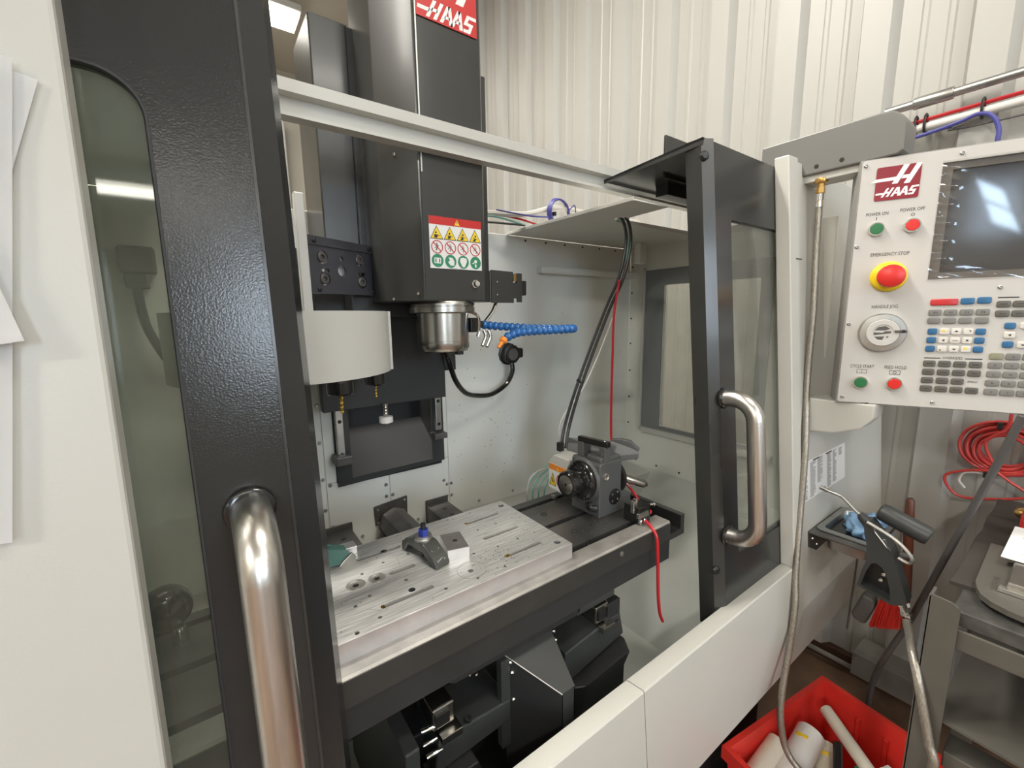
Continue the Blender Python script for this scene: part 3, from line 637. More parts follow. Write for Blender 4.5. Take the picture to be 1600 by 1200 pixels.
# ================================================================== HOSES INSIDE THE MACHINE
CH = thing('coolant_hose', 'blue segmented coolant hose with an orange nozzle', 'hose', (.70, .92, -.06))
path = cr([(.580, .945, -.021), (.625, .942, -.026), (.675, .935, -.030), (.73, .925, -.034), (.775, .912, -.036), (.805, .897, -.037), (.822, .870, -.037), (.812, .840, -.037), (.775, .838, -.038), (.735, .850, -.039), (.68, .858, -.040), (.645, .862, -.042), (.625, .862, -.047), (.604, .862, -.054)], 30)
seg0 = None; acc = 0; last = path[0]
def bead(): return MB().lathe((0, 0, 0), (1, 0, 0), [(-.009, .0062), (-.007, .0085), (-.002, .0112), (.003, .0112), (.006, .0085), (.010, .0066)], 12)
beadmesh = None
dist = 0
for i in range(1, len(path)):
    dist += (path[i]-path[i-1]).length
    if dist >= .0155:
        dist = 0; d = (path[i]-path[i-1]).normalized()
        if seg0 is None:
            seg0 = bead().build('hose_segment', 'blue_hose', CH, org=(0, 0, 0), angle=50); o = seg0
        else:
            o = seg0.copy(); COL.objects.link(o); o.parent = CH
        o.rotation_mode = 'QUATERNION'; o.rotation_quaternion = d.to_track_quat('X', 'Z')
        o.location = path[i]+Vector((0, 0, H))-WL[CH.name]
nz = Vector((.603, .862, -.0545))
MB().lathe(nz, Vector((-.55, 0, -.62)), [(0, .0085), (.006, .0105), (.010, .0095), (.013, .0055), (.030, .0042)], 14).build('nozzle', 'orange', CH)
MB().tube(cr([(.585, .93, -.035), (.588, .925, -.05), (.578, .92, -.066), (.572, .917, -.074)], 4), .0045, 8).build('metal_nozzle', 'galv', CH)
MB().tube(cr([(.60, .93, -.037), (.602, .925, -.052), (.592, .92, -.068), (.585, .917, -.077)], 4), .0045, 8).build('metal_nozzle', 'galv', CH)
MB().box(.552, .590, .935, .955, -.030, -.012, .003).build('hose_socket', 'black', CH)
t = thing('hose_outlet', 'round black capped hose outlet on the white back wall', 'hose fitting', (.885, 1.25, -.18))
MB().lathe((.885, YB, -.135), (0, -1, 0), [(0, .040), (.006, .040), (.008, .034), (.03, .034), (.032, .030), (.036, .030), (.037, .024), (.034, .023), (.034, 0)], 12).build('cap_body', 'black', t, angle=25)
MB().box(.905, .935, YB-.03, YB-.005, -.150, -.115, .006).build('cap_lug', 'black', t)
MB().lathe((.885, YB-.0345, -.135), (0, -1, 0), [(0, .022), (.002, .021), (.003, 0)], 20).build('cap_face', 'grey_pvc', t)
tag(MB().tube(cr([(.560, 1.10, -.085), (.572, 1.10, -.125), (.600, 1.12, -.185), (.65, 1.15, -.235), (.715, 1.18, -.257), (.785, 1.20, -.262), (.85, 1.21, -.235), (.876, 1.21, -.195), (.878, 1.215, -.165)], 8), .0082, 10).build('black_hose', 'black_gloss'), 'black hose looping from the column to the round cap on the back wall', 'hose')
# cables dropping from the roof panel to the indexer
t = thing('cable_bundle', 'bundle of black cables dropping from the roof panel to the indexer', 'cable', (.78, .85, -.36))
for i, (dx, dy) in enumerate(((0, 0), (.012, -.008))):
    MB().tube(cr([(1.00+dx, .90+dy, .300), (1.030+dx, .872+dy, .280), (1.047+dx, .865+dy, .235), (1.045+dx, .867+dy, .175), (1.025+dx, .872+dy, .10), (.985+dx*.8, .88+dy, .02), (.925+dx*.8, .885+dy, -.10), (.865+dx*.8, .885+dy, -.22), (.810+dx*.9, .87+dy, -.315), (.790+dx*.9, .862+dy, -.372)], 7), .0045, 8).build('cable', 'black', t)
MB().lathe((.882, .883, -.195), (.5, 0, .87), [(0, .0115), (.006, .0115)], 10).build('cable_tie', 'black', t)
MB().tube(cr([(1.03, .885, .285), (1.058, .875, .25), (1.062, .868, .20), (1.056, .87, .15)], 5), .003, 6).build('teal_tube', 'teal_tube', t)
tag(MB().tube(cr([(1.020, .862, .10), (1.003, .865, .00), (.995, .86, -.12), (.988, .855, -.25), (.985, .85, -.36), (.972, .83, -.455), (.94, .80, -.455), (.905, .745, -.450), (.893, .70, -.462), (.889, .668, -.485)], 7), .0036, 8).build('red_air_line', 'red_hose'), 'thin red air line hanging straight down behind the indexer', 'hose')
tag(MB().tube(cr([(1.03, .88, .02), (.99, .90, -.10), (.93, .915, -.22), (.86, .92, -.29), (.835, .92, -.335), (.842, .92, -.40), (.85, .93, -.48)], 6), .0025, 6).build('clear_tube', 'white_wire'), 'thin pale tube hanging beside the black cable bundle', 'hose')
t = thing('air_tubes', 'loop of thin teal air tubes behind the indexer motor', 'hose', (.83, 1.0, -.62))
for i in range(4):
    y = .93+.012*i; r = .045+.006*i
    MB().tube(cr([(.80-.010*i, y, -.60), (.785-.012*i, y, -.55), (.79-.010*i, y, -.505+.004*i), (.82, y, -.480+.006*i), (.86, y, -.475+.004*i)], 6), .0028, 6).build('tube', 'teal_tube', t)
MB().tube(cr([(.765, .95, -.60), (.735, .95, -.54), (.75, .95, -.475), (.80, .94, -.455), (.85, .93, -.46)], 6), .0025, 6).build('tube', 'white_wire', t)
# wiring on top of the roof panel
for pts, r, m, lb in (
    ([(.70, 1.22, .325), (.80, 1.2, .325), (.90, 1.15, .325), (1.0, 1.12, .350), (1.15, 1.10, .345), (1.4, 1.10, .345)], .009, 'white_wire', 'thick grey cable arching over the machine roof panel'),
    ([(.72, 1.23, .318), (.80, 1.2, .322), (.88, 1.17, .312), (.95, 1.14, .292)], .0035, 'red_hose', 'thin red wire curving down to the roof panel edge'),
    ([(.72, 1.23, .312), (.79, 1.2, .316), (.85, 1.18, .306), (.90, 1.16, .292)], .0035, 'teal_tube', 'pale green wire beside the red wire at the roof edge'),
    ([(.72, 1.22, .296), (.80, 1.20, .297), (.90, 1.16, .292)], .0035, 'black', 'black wire lying along the back edge of the roof panel')):
    tag(MB().tube(cr(pts, 6), r, 7).build('roof_wire', m), lb, 'cable')
t = thing('wire_coil', 'coil of dark blue wire standing on the roof panel', 'cable', (1.0, 1.1, .29))
for i in range(4):
    MB().tube([(1.00+(.040+.0016*i)*math.cos(a*math.pi/12), 1.10+.004*i, .333+(.040+.0016*i)*math.sin(a*math.pi/12)) for a in range(24)], .0028, 6, closed=True).build('wire_loop', 'blue_wire', t)
MB().tube(cr([(.80, 1.18, .332), (.90, 1.14, .318), (.96, 1.11, .315)], 5), .0025, 6).build('wire_tail', 'blue_wire', t)
MB().tube(cr([(1.04, 1.10, .345), (1.055, 1.09, .36), (1.06, 1.09, .335), (1.06, 1.09, .30)], 5), .002, 6).build('wire_tail', 'blue_wire', t)
MB().box(.968, .976, 1.092, 1.118, .318, .330).build('coil_tie', 'black', t)
tag(MB().box(.64, .70, 1.20, 1.26, .285, .345, .003).build('junction_box', 'bracket_grey'), 'small dark junction box beside the spindle head top right', 'box')
# seen through the left window: hose on the back wall and the round black fitting
t = thing('nozzle_hose', 'curved black hose seen through the left door window', 'hose', (-.09, 1.22, -.08))
MB().tube(cr([(-.098, 1.22, .095), (-.097, 1.21, .05), (-.090, 1.19, -.01), (-.072, 1.17, -.06), (-.060, 1.16, -.085)], 6), .0085, 10, rr=None).build('hose', 'black', t)
MB().box(-.116, -.078, 1.20, 1.248, .068, .096, .003).build('hose_clamp', 'rubber', t)
MB().box(-.122, -.062, 1.21, 1.249, .10, .155, .004).build('outlet_box', 'bracket_grey', t)

# ================================================================== MACHINE TABLE
TB = thing('machine_table', 'dark iron machine table with three slots along its length', 'table', (.40, .72, -.62))
tx0, tx1, ty0, ty1 = -.22, .879, .5675, .8725
sl = [.6175, .7275, .8375]; ys = [ty0]+[q for s in sl for q in (s-.008, s+.008)]+[ty1]
pr = [(ty0, -.547), (ty0, -.503), (ty0+.003, -.5)]
for s in sl: pr += [(s-.008, -.5), (s-.008, -.512), (s-.014, -.512), (s-.014, -.522), (s+.014, -.522), (s+.014, -.512), (s+.008, -.512), (s+.008, -.5)]
pr += [(ty1-.003, -.5), (ty1, -.503), (ty1, -.547)]
MB().prism([(tx0, y, z) for y, z in pr], (tx1-tx0, 0, 0)).build('table_top', 'table_iron', TB, angle=20)
MB().prism([(tx0, ty0-.0006, -.547), (tx0, ty0-.0006, -.5025), (tx0, ty0+.003, -.4994), (tx0, .6090, -.4994), (tx0, .6090, -.5006), (tx0, ty0+.003, -.5006), (tx0, ty0+.001, -.547)], (tx1-tx0, 0, 0)).build('front_land', 'table_edge', TB, angle=15)
MB().box(tx0, tx1+.0006, ty0-.0014, ty0-.0004, -.547, -.5045).build('front_face', 'table_side', TB)
MB().box(tx0, .887, ty0+.004, ty1-.004, -.602, -.547).build('table_body', 'cast_dark', TB)
# end trough
mb = MB(); mb.box(.879, .943, ty0+.001, ty1, -.552, -.536); mb.box(.928, .943, ty0+.001, ty1, -.538, -.499, .001); mb.box(.879, .943, ty1-.012, ty1, -.538, -.499)
mb.build('end_trough', 'table_side', TB)
MB().box(.880, .9279, ty0+.0012, ty1-.0125, -.536, -.5345).build('trough_floor_shade', 'black', TB)  # thin black linings put the trough's inner shade into colour
MB().box(.9268, .9279, ty0+.0012, ty1-.0125, -.5345, -.5005).build('trough_wall_shade', 'black', TB)
MB().box(.8792, .8800, ty0+.0012, ty1-.0125, -.5345, -.5015).build('trough_wall_shade', 'black', TB)
MB().lathe((.700, ty0-.001, -.520), (0, -1, 0), [(0, .006), (.002, .006), (.003, .003), (.002, 0)], 10).build('side_screw', 'galv', TB)
for x, y in ((.66, .672), (.66, .782), (.705, .672), (.83, .60)): MB().plate(circ(x, y, .0085, 14), [circ(x, y, .006, 14)], (0, 0, -.4999), (1, 0, 0), (0, 1, 0), (0, 0, .0012)).build('tapped_hole', 'table_side', TB)
# saddle, guide blocks and covers below
SD = thing('table_saddle', 'black saddle and base castings under the machine table', 'saddle', (.50, .75, -1.04))
MB().prism([(.245, .60, -.602), (.63, .60, -.602), (.60, .60, -.645), (.30, .60, -.640)], (0, .28, 0)).build('saddle_body', 'cast_dark', SD)
MB().box(.250, .300, .60, .66, -.632, -.602, .002).build('saddle_pad', 'motor_dark', SD)
MB().box(.60, .72, .60, .66, -.648, -.602, .002).build('saddle_pad', 'motor_dark', SD)
MB().box(.225, .760, .655, .95, -1.04, -.76, .004).build('base_casting', 'cast_dark', SD)
MB().prism([(.265, .60, -.735), (.42, .60, -.745), (.42, .60, -.79), (.255, .60, -.80)], (0, .10, 0), .003).build('base_ledge', 'motor_dark', SD)
MB().prism([(.565, .60, -.722), (.742, .60, -.700), (.757, .60, -.765), (.562, .60, -.80)], (0, .10, 0), .003).build('base_ledge', 'motor_dark', SD)
MB().prism([(.56, .595, -.80), (.60, .575, -.80), (.745, .575, -.79), (.762, .60, -.78), (.762, .60, -1.04), (.56, .575, -1.04)], (0, .05, 0), .003).build('base_apron', 'cast_dark', SD)
MB().prism([(.245, .575, -.80), (.33, .575, -.80), (.40, .575, -1.04), (.21, .575, -1.04)], (0, .06, 0), .003).build('base_apron', 'cast_dark', SD)
MB().box(.196, .222, .58, .95, -1.04, -.70, .003).build('side_rail', 'motor_dark', SD)
for x, z in ((.275, -.69), (.678, -.675)):
    MB().box(x-.020, x+.022, .600, .660, z-.022, z+.020, .003).build('guide_block', 'steel_round', SD)
    MB().box(x-.017, x+.010, .594, .601, z-.012, z+.012, .001).build('block_seal', 'black', SD)
    MB().box(x-.010, x+.030, .585, .66, z-.042, z-.028, .001).build('guide_rail', 'steel_round', SD)
    for k in (-.008, .022): MB().lathe((x+.030+k, .605, z-.044), (0, -.3, 1), [(0, .007), (.004, .007), (.004, .004), (.001, .003)], 10).build('cap_screw', 'black', SD)
MB().rod((.235, .607, -.703), (.272, .600, -.703), .0042).build('wiper_rod', 'chrome', SD)
MB().rod((.240, .600, -.752), (.270, .597, -.750), .0042).build('wiper_rod', 'chrome', SD)
MB().rod((.236, .603, -.728), (.262, .600, -.726), .003).build('wiper_rod', 'chrome', SD)
MB().box(.690, .742, .60, .66, -.705, -.664, .003).build('bracket_block', 'cast_dark', SD)
for x, z in ((.338, -.655), (.350, -.648), (.352, -.662)): MB().sph((x, .615, z), .0035, 8).build('grease_nipple', 'chrome', SD)
# ball screw motor cover
MC = MB().prism([(.414, .61, -.651), (.532, .61, -.651), (.515, .52, -.707), (.482, .52, -.7065)], (0, 0, -.0025)).build('motor_cover', 'motor_dark', SD)
MB().prism([(.414, .61, -.6535), (.482, .52, -.709), (.482, .52, -.90), (.414, .61, -.90)], (.002, 0, 0)).build('cover_side', 'cast_dark', MC)
MB().prism([(.482, .52, -.709), (.515, .52, -.7095), (.515, .52, -.90), (.482, .52, -.90)], (0, .002, 0)).build('cover_front', 'motor_dark', MC)
MB().prism([(.515, .52, -.7095), (.532, .61, -.6535), (.532, .61, -.90), (.515, .52, -.90)], (-.002, 0, 0)).build('cover_side', 'cast_dark', MC)
MB().tube([(.414, .6095, -.6515), (.482, .5195, -.7075)], .0014, 6).build('cover_edge', 'galv', MC)
for p in ((.411, .616, -.648), (.421, .601, -.664), (.423, .598, -.685), (.425, .598, -.745), (.537, .607, -.657), (.536, .600, -.672)): MB().sph(p, .0048, 10).build('cover_screw', 'chrome', MC)
MB().box(.40, .425, .602, .62, -.85, -.655, .002).build('cover_flange', 'motor_dark', MC)
MB().prism([(.440, .615, -.642), (.485, .615, -.622), (.485, .615, -.640), (.440, .615, -.652)], (0, .01, 0)).build('label_plate', 'galv', SD)
# supports reaching from the back wall
t = thing('support_tube', 'dull grey tube flanged to the back wall behind the plate', 'support', (.43, 1.1, -.62))
fl = MB().plate([(.376, -.632), (.478, -.625), (.480, -.562), (.374, -.572)], [], (0, YB-.006, 0), (1, 0, 0), (0, 0, 1), (0, .006, 0)).build('flange', 'bracket_grey', t, flat=True)
for x, z in ((.384, -.582), (.470, -.572), (.470, -.617), (.384, -.624)): MB().sph((x, YB-.007, z), .0045, 8).build('bolt', 'galv', t)
MB().lathe((.430, YB-.006, -.632), (0, -1, 0), [(0, .046), (.012, .050), (.016, .046), (.32, .046)], 8).build('tube', 'bracket_grey', t, angle=20)
for x, lb in ((.578, 'grey channel bracket on the back wall right of the tube'), (.262, 'grey channel bracket on the back wall beside the door edge')):
    t = thing('channel_bracket', lb, 'bracket', (x, 1.2, -.66), 'channel brackets on the back wall')
    MB().box(x-.035, x-.028, 1.07, YB-.001, -.68, -.615, .001).build('web', 'bracket_grey', t)
    MB().box(x-.028, x+.04, 1.07, YB-.001, -.622, -.615, .001).build('top_flange', 'bracket_grey', t)
    MB().box(x-.035, x+.045, YB-.007, YB-.001, -.68, -.598, .001).build('end_plate', 'bracket_grey', t)
    for k in (0, .05): MB().lathe((x+.005, 1.19-k, -.6148), (0, 0, 1), [(0, .008), (.0008, .008), (.0009, 0)], 12).build('slot_mark', 'black', t)
MB().box(.24, .56, 1.02, 1.05, -.70, -.66).build('cable_tray', 'black', SD)
# round black fitting seen through the left window, on the table
t = thing('work_stop', 'round black fitting on the table seen through the left window', 'fitting', (-.085, .80, -.50))
MB().lathe((-.090, .83, -.455), (.15, -1, .05), [(-.02, .020), (-.012, .034), (.0, .036), (.012, .034), (.02, .026), (.026, .024), (.030, .012), (.034, .008), (.036, 0)], 18).build('body', 'black_gloss', t)
MB().lathe((-.075, .80, -.505), (0, 0, 1), [(0, .012), (.025, .010), (.03, .007)], 14).build('post', 'steel_round', t)

# ================================================================== FIXTURE PLATE AND CLAMPS
FP = thing('fixture_plate', 'large machined aluminium fixture plate with slots and holes', 'plate', (.32, .73, -.5))
px0, px1, py0, py1, pz = .055, .578, .597, .857, -.467
def slot(x0, x1, y, w=.0105): return rrect(x0, x1, y-w/2, y+w/2, w/2-.0002, 4)
holes = [slot(.4425, .534, .8035), slot(.440, .533, .7215), slot(.438, .531, .639), slot(.200, .290, .8035), slot(.236, .287, .7205), slot(.192, .286, .6395)]
holes += [circ(.1770, .7265, .0165, 22), circ(.2140, .7240, .0150, 22)]
big = [(.562, .833, .0075), (.557, .6185, .0075), (.165, .833, .0075)]
small = [(.183, .618, .0035), (.187, .681, .0035), (.254, .686, .0038), (.144, .605, .0038), (.449, .679, .003), (.396, .686, .003), (.452, .763, .003), (.196, .752, .003), (.13, .70, .003), (.16, .668, .0035),
         (.50, .763, .003), (.50, .679, .003), (.545, .763, .0025), (.545, .679, .0025), (.30, .620, .0035), (.36, .612, .003), (.42, .612, .003), (.48, .845, .003), (.42, .845, .003), (.29, .765, .003), (.24, .765, .003), (.115, .765, .003), (.40, .763, .003)]
holes += [circ(x, y, r, 14) for x, y, r in big]+[circ(x, y, r, 8) for x, y, r in small]
gi = [(.426, .7225), (.418, .7195)]
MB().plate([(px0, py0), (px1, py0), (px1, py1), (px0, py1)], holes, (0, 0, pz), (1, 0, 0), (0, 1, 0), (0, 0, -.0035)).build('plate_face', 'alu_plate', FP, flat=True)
MB().box(px0+.0001, px1-.0001, py0+.0001, py1-.0001, -.5, pz-.0034).build('plate_body', 'alu_slot_shade', FP)
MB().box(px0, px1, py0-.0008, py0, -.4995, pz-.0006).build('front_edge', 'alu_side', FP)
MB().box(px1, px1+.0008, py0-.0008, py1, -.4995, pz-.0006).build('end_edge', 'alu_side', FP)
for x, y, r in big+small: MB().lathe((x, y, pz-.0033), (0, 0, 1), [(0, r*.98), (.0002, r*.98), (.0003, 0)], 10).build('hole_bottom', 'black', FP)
for x, y, r in ((.1770, .7265, .0165), (.2140, .7240, .0150)):
    b = MB().lathe((x, y, pz-.0033), (0, 0, 1), [(0, r*.95), (.0006, r*.95), (.0007, r*.62), (.0022, r*.60), (.0022, r*.36), (.0008, r*.34), (.0008, 0)], 22).build('bored_bush', 'alu_mill', FP)
    MB().lathe((x, y, pz-.0024), (0, 0, 1), [(0, r*.33), (.0004, r*.33), (.0005, 0)], 12).build('bush_hole', 'black', b)
for x, y in ((.194, .6395), (.446, .640), (.432, .7215), (.4205, .7235), (.445, .8035)): MB().plate(circ(x, y, .0052, 14), [circ(x, y, .0028, 10)], (0, 0, pz-.0030), (1, 0, 0), (0, 1, 0), (0, 0, .0028)).build('brass_insert', 'gold', FP)
for x, y in ((.255, .8030), (.251, .652)): MB().lathe((x, y, pz), (0, 0, 1), [(0, .0062), (.0004, .0062), (.0006, .005), (.0005, 0)], 14).build('plug', 'chrome', FP)
MB().plate(circ(.364, .641, .0275, 36), [circ(.364, .641, .0265, 36)], (0, 0, pz+.0001), (1, 0, 0), (0, 1, 0), (0, 0, .0003)).build('turned_ring', 'alu_mill', FP)
MB().lathe((.361, .639, pz+.0001), (0, 0, 1), [(0, .0052), (.0003, .0050), (.0004, 0)], 12).build('ring_hole', 'block_top', FP)
for pts in ([(.212, .612), (.272, .6145)], [(.272, .6145), (.268, .6025)], [(.172, .650), (.192, .630)], [(.268, .768), (.262, .735)], [(.11, .69), (.30, .698)], [(.12, .66), (.26, .667)]):
    mb = MB(); ribbon(mb, pts, .0006, (0, 0, pz), (1, 0, 0), (0, 1, 0), (0, 0, 1), .00025); mb.build('scribe_line', 'grey_ink', FP, flat=True)
# loose chips
mb = MB(); rr = random.Random(3)
def chip(mb, x, y, z, s):
    a = rr.random()*6; c, d = math.cos(a)*s, math.sin(a)*s
    mb.obox((x, y, z+s*.25), (c, d, 0), (-d, c, 0), (0, 0, 1), s, s*.45, s*.22)
for _ in range(170):
    g = rr.random()
    if g < .5: x, y = rr.gauss(.425, .03), rr.gauss(.645, .018)
    else: x, y = rr.uniform(px0+.06, px1-.01), rr.uniform(py0+.01, py1-.01)
    if px0 < x < px1-.004 and py0+.004 < y < py1: chip(mb, x, y, pz, rr.uniform(.0004, .0013))
tag(mb.build('metal_chips', 'bracket_grey', flat=True, kind='stuff'), 'tiny dark metal chips scattered on the aluminium plate', 'chips')
mb = MB()
for _ in range(150): chip(mb, rr.uniform(.59, .87), rr.uniform(.59, .86), -.5, rr.uniform(.0004, .0014))
tag(mb.build('metal_chips', 'galv', flat=True, kind='stuff'), 'bright metal chips scattered on the dark table by the indexer', 'chips')
mb = MB()
for _ in range(60): chip(mb, rr.uniform(.03, .20), rr.uniform(.52, .70), -1.0+.0, rr.uniform(.001, .003))
for v in mb.bm.verts: v.co.z -= .039
tag(mb.build('metal_chips', 'black', flat=True, kind='stuff'), 'dark chips lying in the grey chip pan at lower left', 'chips')
mb = MB()
for _ in range(70):
    x, z = (rr.gauss(.78, .10), rr.gauss(-.42, .09)) if rr.random() < .7 else (rr.uniform(.65, 1.5), rr.uniform(-.62, .1)); s_ = rr.uniform(.0006, .0018)
    if .65 < x < 1.5 and -.65 < z < .2: mb.obox((x, YB-.0006, z), (1, 0, rr.random()), (-rr.random(), 0, 1), (0, 1, 0), s_, s_*.6, .0006)
tag(mb.build('wall_specks', 'bracket_grey', flat=True, kind='stuff'), 'dark chip specks stuck on the white back wall', 'chips')
# strap clamp
CL = thing('strap_clamp', 'dark grey strap clamp with blue nut on the plate', 'clamp', (.317, .735, pz))
h0 = Vector((.303, .792, pz)); h1 = Vector((.326, .682, pz)); cl = (h1-h0).normalized(); cw = Vector((-cl.y, cl.x, 0)); LL = (h1-h0).length
prof = [(0, .0), (.010, .0), (.022, .020), (.070, .020), (.088, .008), (LL-.010, .0), (LL, .0), (LL, .007), (LL-.012, .020), (LL-.034, .034), (.072, .037), (.034, .037), (.014, .030), (0, .016)]
MB().prism([h0+cl*l+Vector((0, 0, z))-cw*.0165 for l, z in prof], cw*.033, .002, 2).build('strap', 'clamp_grey', CL, angle=30)
sp = h0+cl*.054
fo = h0+cl*(LL-.0005)+Vector((0, 0, .0075)); fv = (Vector((0, 0, .0265))-cl*.0325); fvn = fv.normalized(); fn = cw.cross(fvn); fn = fn if fn.z > 0 else -fn
mb = MB()
for a, b in (((-.008, .004), (-.008, .030)), ((.008, .004), (.008, .030))): ribbon(mb, [a, b], .0014, fo, cw, fvn, fn, .0012)
ribbon(mb, [(-.006, .006), (.005, .010), (-.003, .016), (.006, .020), (-.005, .026)], .0016, fo, cw, fvn, fn, .0014); ribbon(mb, [(-.006, .011), (.004, .015), (-.004, .021), (.005, .026)], .0012, fo, cw, fvn, fn, .0014)
mb.build('embossed_mark', 'galv', CL, flat=True)
MB().lathe(sp+Vector((0, 0, .0365)), (0, 0, 1), [(0, .0175), (.004, .0175), (.0045, .016), (.0075, .016), (.008, .014)], 26).build('washer', 'galv', CL)
MB().lathe(sp+Vector((0, 0, .0445)), (0, 0, 1), [(0, .0098), (.004, .0104), (.011, .0104), (.0125, .009), (.0125, .005)], 6).build('nut', 'blue_nut', CL, angle=20)
MB().cyl(sp, sp+Vector((0, 0, .068)), .0052, seg=14).build('stud', 'black', CL)
MB().box(.294, .308, .790, .806, pz, pz+.010, .001).build('heel_foot', 'chrome', CL)
# block
mb = MB(); mb.prism([(.342, .692, pz), (.383, .681, pz), (.397, .744, pz), (.356, .755, pz)], (0, 0, .0215))
BK = thing('aluminium_block', 'rectangular metal block with one hole beside the strap clamp', 'block', (.37, .718, pz))
mb.build('block_body', 'alu_side', BK)
MB().plate([(.3425, .6925), (.3825, .6817), (.3965, .7435), (.3565, .7545)], [circ(.371, .717, .0050, 14)], (0, 0, pz+.0216), (1, 0, 0), (0, 1, 0), (0, 0, .0012)).build('block_face', 'block_top', BK, flat=True)
MB().lathe((.371, .717, pz+.0214), (0, 0, 1), [(0, .0052), (.0004, .0052), (.0005, 0)], 12).build('block_hole', 'black', BK)
# green clamp at the left end of the plate
GC = thing('step_clamp', 'small teal green clamp arm at the left end of the plate', 'clamp', (.17, .82, pz))
MB().prism([(.110, .810, pz+.004), (.178, .802, pz+.002), (.197, .812, pz+.002), (.189, .826, pz+.016), (.150, .842, pz+.022), (.110, .845, pz+.022)], (0, .022, .002), .002).build('clamp_arm', 'clamp_green', GC)
MB().prism([(.168, .800, pz), (.200, .808, pz), (.203, .812, pz+.004), (.196, .812, pz+.014), (.176, .804, pz+.006)], (0, .006, 0), .001).build('clamp_toe', 'galv', GC)
for k in range(5): MB().box(.115+.011*k, .122+.011*k, .846, .852, pz+.0245, pz+.0262).build('raised_bar', 'clamp_green', GC)
tag(MB().box(.172, .2105, .830, .8565, pz, pz+.016, .001).build('packing_block', 'alu_side'), 'small bright aluminium block behind the green clamp', 'block')

# ================================================================== ROTARY INDEXER
IX = thing('rotary_indexer', 'grey rotary indexer with black spindle nose and top handle', 'indexer', (.80, .74, -.5))
MB().prism([(.751, .680, -.5), (.871, .680, -.5), (.871, .680, -.463), (.831, .680, -.443), (.831, .680, -.366), (.827, .680, -.360), (.757, .680, -.360), (.751, .680, -.366)], (0, .098, 0), .0025, 2).build('body', 'index_grey', IX, angle=25)
MB().box(.757, .827, .684, .730, -.361, -.348, .003).build('top_land', 'index_grey', IX)
ax = Vector((-1, 0, 0)); sc_ = Vector((.751, .733, -.412))
MB().lathe(sc_, ax, [(0, .055), (.003, .053), (.006, .050)], 40).build('face_ring', 'index_grey', IX)
MB().lathe(sc_+ax*.005, ax, [(0, .048), (.004, .050), (.010, .050), (.014, .046), (.016, .040), (.022, .040), (.024, .036)], 40).build('spindle_flange', 'black_gloss', IX)
MB().lathe(sc_+ax*.026, ax, [(0, .031), (.004, .033), (.034, .033), (.038, .030), (.038, .025), (.036, .0245)], 32).build('collet_nose', 'black_gloss', IX)
cf = MB().lathe(sc_+ax*.0615, ax, [(0, .0242), (.002, .0240), (.0028, .021), (.0028, .004), (.0005, .0035)], 28).build('collet_face', 'steel_round', IX)
for a in range(3):
    d = Vector((0, math.cos(a*2.094+.5), math.sin(a*2.094+.5))); p = sc_+ax*.0646
    mb = MB(); mb.tube([p+d*.004, p+d*.021], .0007, 5); mb.build('collet_slit', 'black', cf)
for a in range(6):
    d = Vector((0, math.cos(a*1.047), math.sin(a*1.047))); MB().lathe(sc_+ax*.021+d*.0445, ax, [(0, .003), (.0008, .003), (.0009, 0)], 8).build('face_screw', 'bracket_grey', IX)
MB().lathe((.773, .6801, -.396), (0, -1, 0), [(0, .0098), (.0025, .0098), (.003, .008), (.001, .006), (.001, 0)], 20).build('sight_plug', 'chrome', IX)
ov = MB().lathe((.806, .6801, -.455), (0, -1, 0), [(0, .0205), (.002, .0205), (.0025, .019), (.0025, 0)], 26).build('cover_disc', 'black', IX)
for dx, dz in ((-.010, .008), (.009, .010), (.010, -.009), (-.009, -.011)): MB().lathe((.806+dx, .6776, -.455+dz), (0, -1, 0), [(0, .003), (.0015, .0025), (.002, 0)], 8).build('disc_screw', 'galv', ov)
mb = MB(); mb.tube(cr([(.751, .715, -.476), (.742, .705, -.474), (.742, .695, -.474), (.75, .690, -.476)], 4), .009, 10); mb.build('clamp_slot', 'black', IX)
MB().lathe((.747, .700, -.470), (-1, 0, 0), [(0, .006), (.008, .006), (.009, .004)], 10).build('clamp_bolt', 'galv', IX)
# motor box
mo = MB().prism([(.752, .790, -.482), (.752, .868, -.482), (.752, .872, -.404), (.752, .850, -.379), (.752, .788, -.379)], (.10, 0, 0), .002).build('motor_box', 'white_paint', IX)
mb = MB(); O2 = Vector((.752, .870, -.480)); U2 = (0, -1, 0); V2 = (0, 0, 1); N2 = (-1, 0, 0)
st = MB().plate([(0.001, .004), (.078, .004), (.078, .074), (.0005, .074)], [], O2, U2, V2, (-.0006, 0, 0)).build('motor_label', 'white_sign', IX, flat=True)
mb = MB(); flatpoly(mb, [(.0005, .057), (.078, .057), (.078, .074), (.0005, .074)], O2, U2, V2, N2, .0009); mb.build('label_band', 'orange', st, flat=True)
mb = MB(); flatpoly(mb, [(.003, .012), (.031, .012), (.017, .050)], O2, U2, V2, N2, .0009); mb.build('triangle_edge', 'black_ink', st, flat=True)
mb = MB(); flatpoly(mb, [(.0055, .0135), (.0285, .0135), (.017, .045)], O2, U2, V2, N2, .0011); flatpoly(mb, [(.033, .060), (.041, .060), (.037, .070)], O2, U2, V2, N2, .0011); mb.build('warning_triangle', 'yellow_sign', st, flat=True)
mb = MB(); ribbon(mb, [(.016, .034), (.016, .025), (.022, .024)], .003, O2, U2, V2, N2, .0013); mb.build('pictogram', 'black_ink', st, flat=True)
mb = MB(); mb.plate(circ(.050, .032, .019, 24), [circ(.050, .032, .016, 24)], O2+Vector((-.0009, 0, 0)), U2, V2, (-.0002, 0, 0)); ribbon(mb, [(.038, .044), (.062, .020)], .003, O2, U2, V2, N2, .0011); mb.build('prohibition_ring', 'red_sign', st, flat=True)
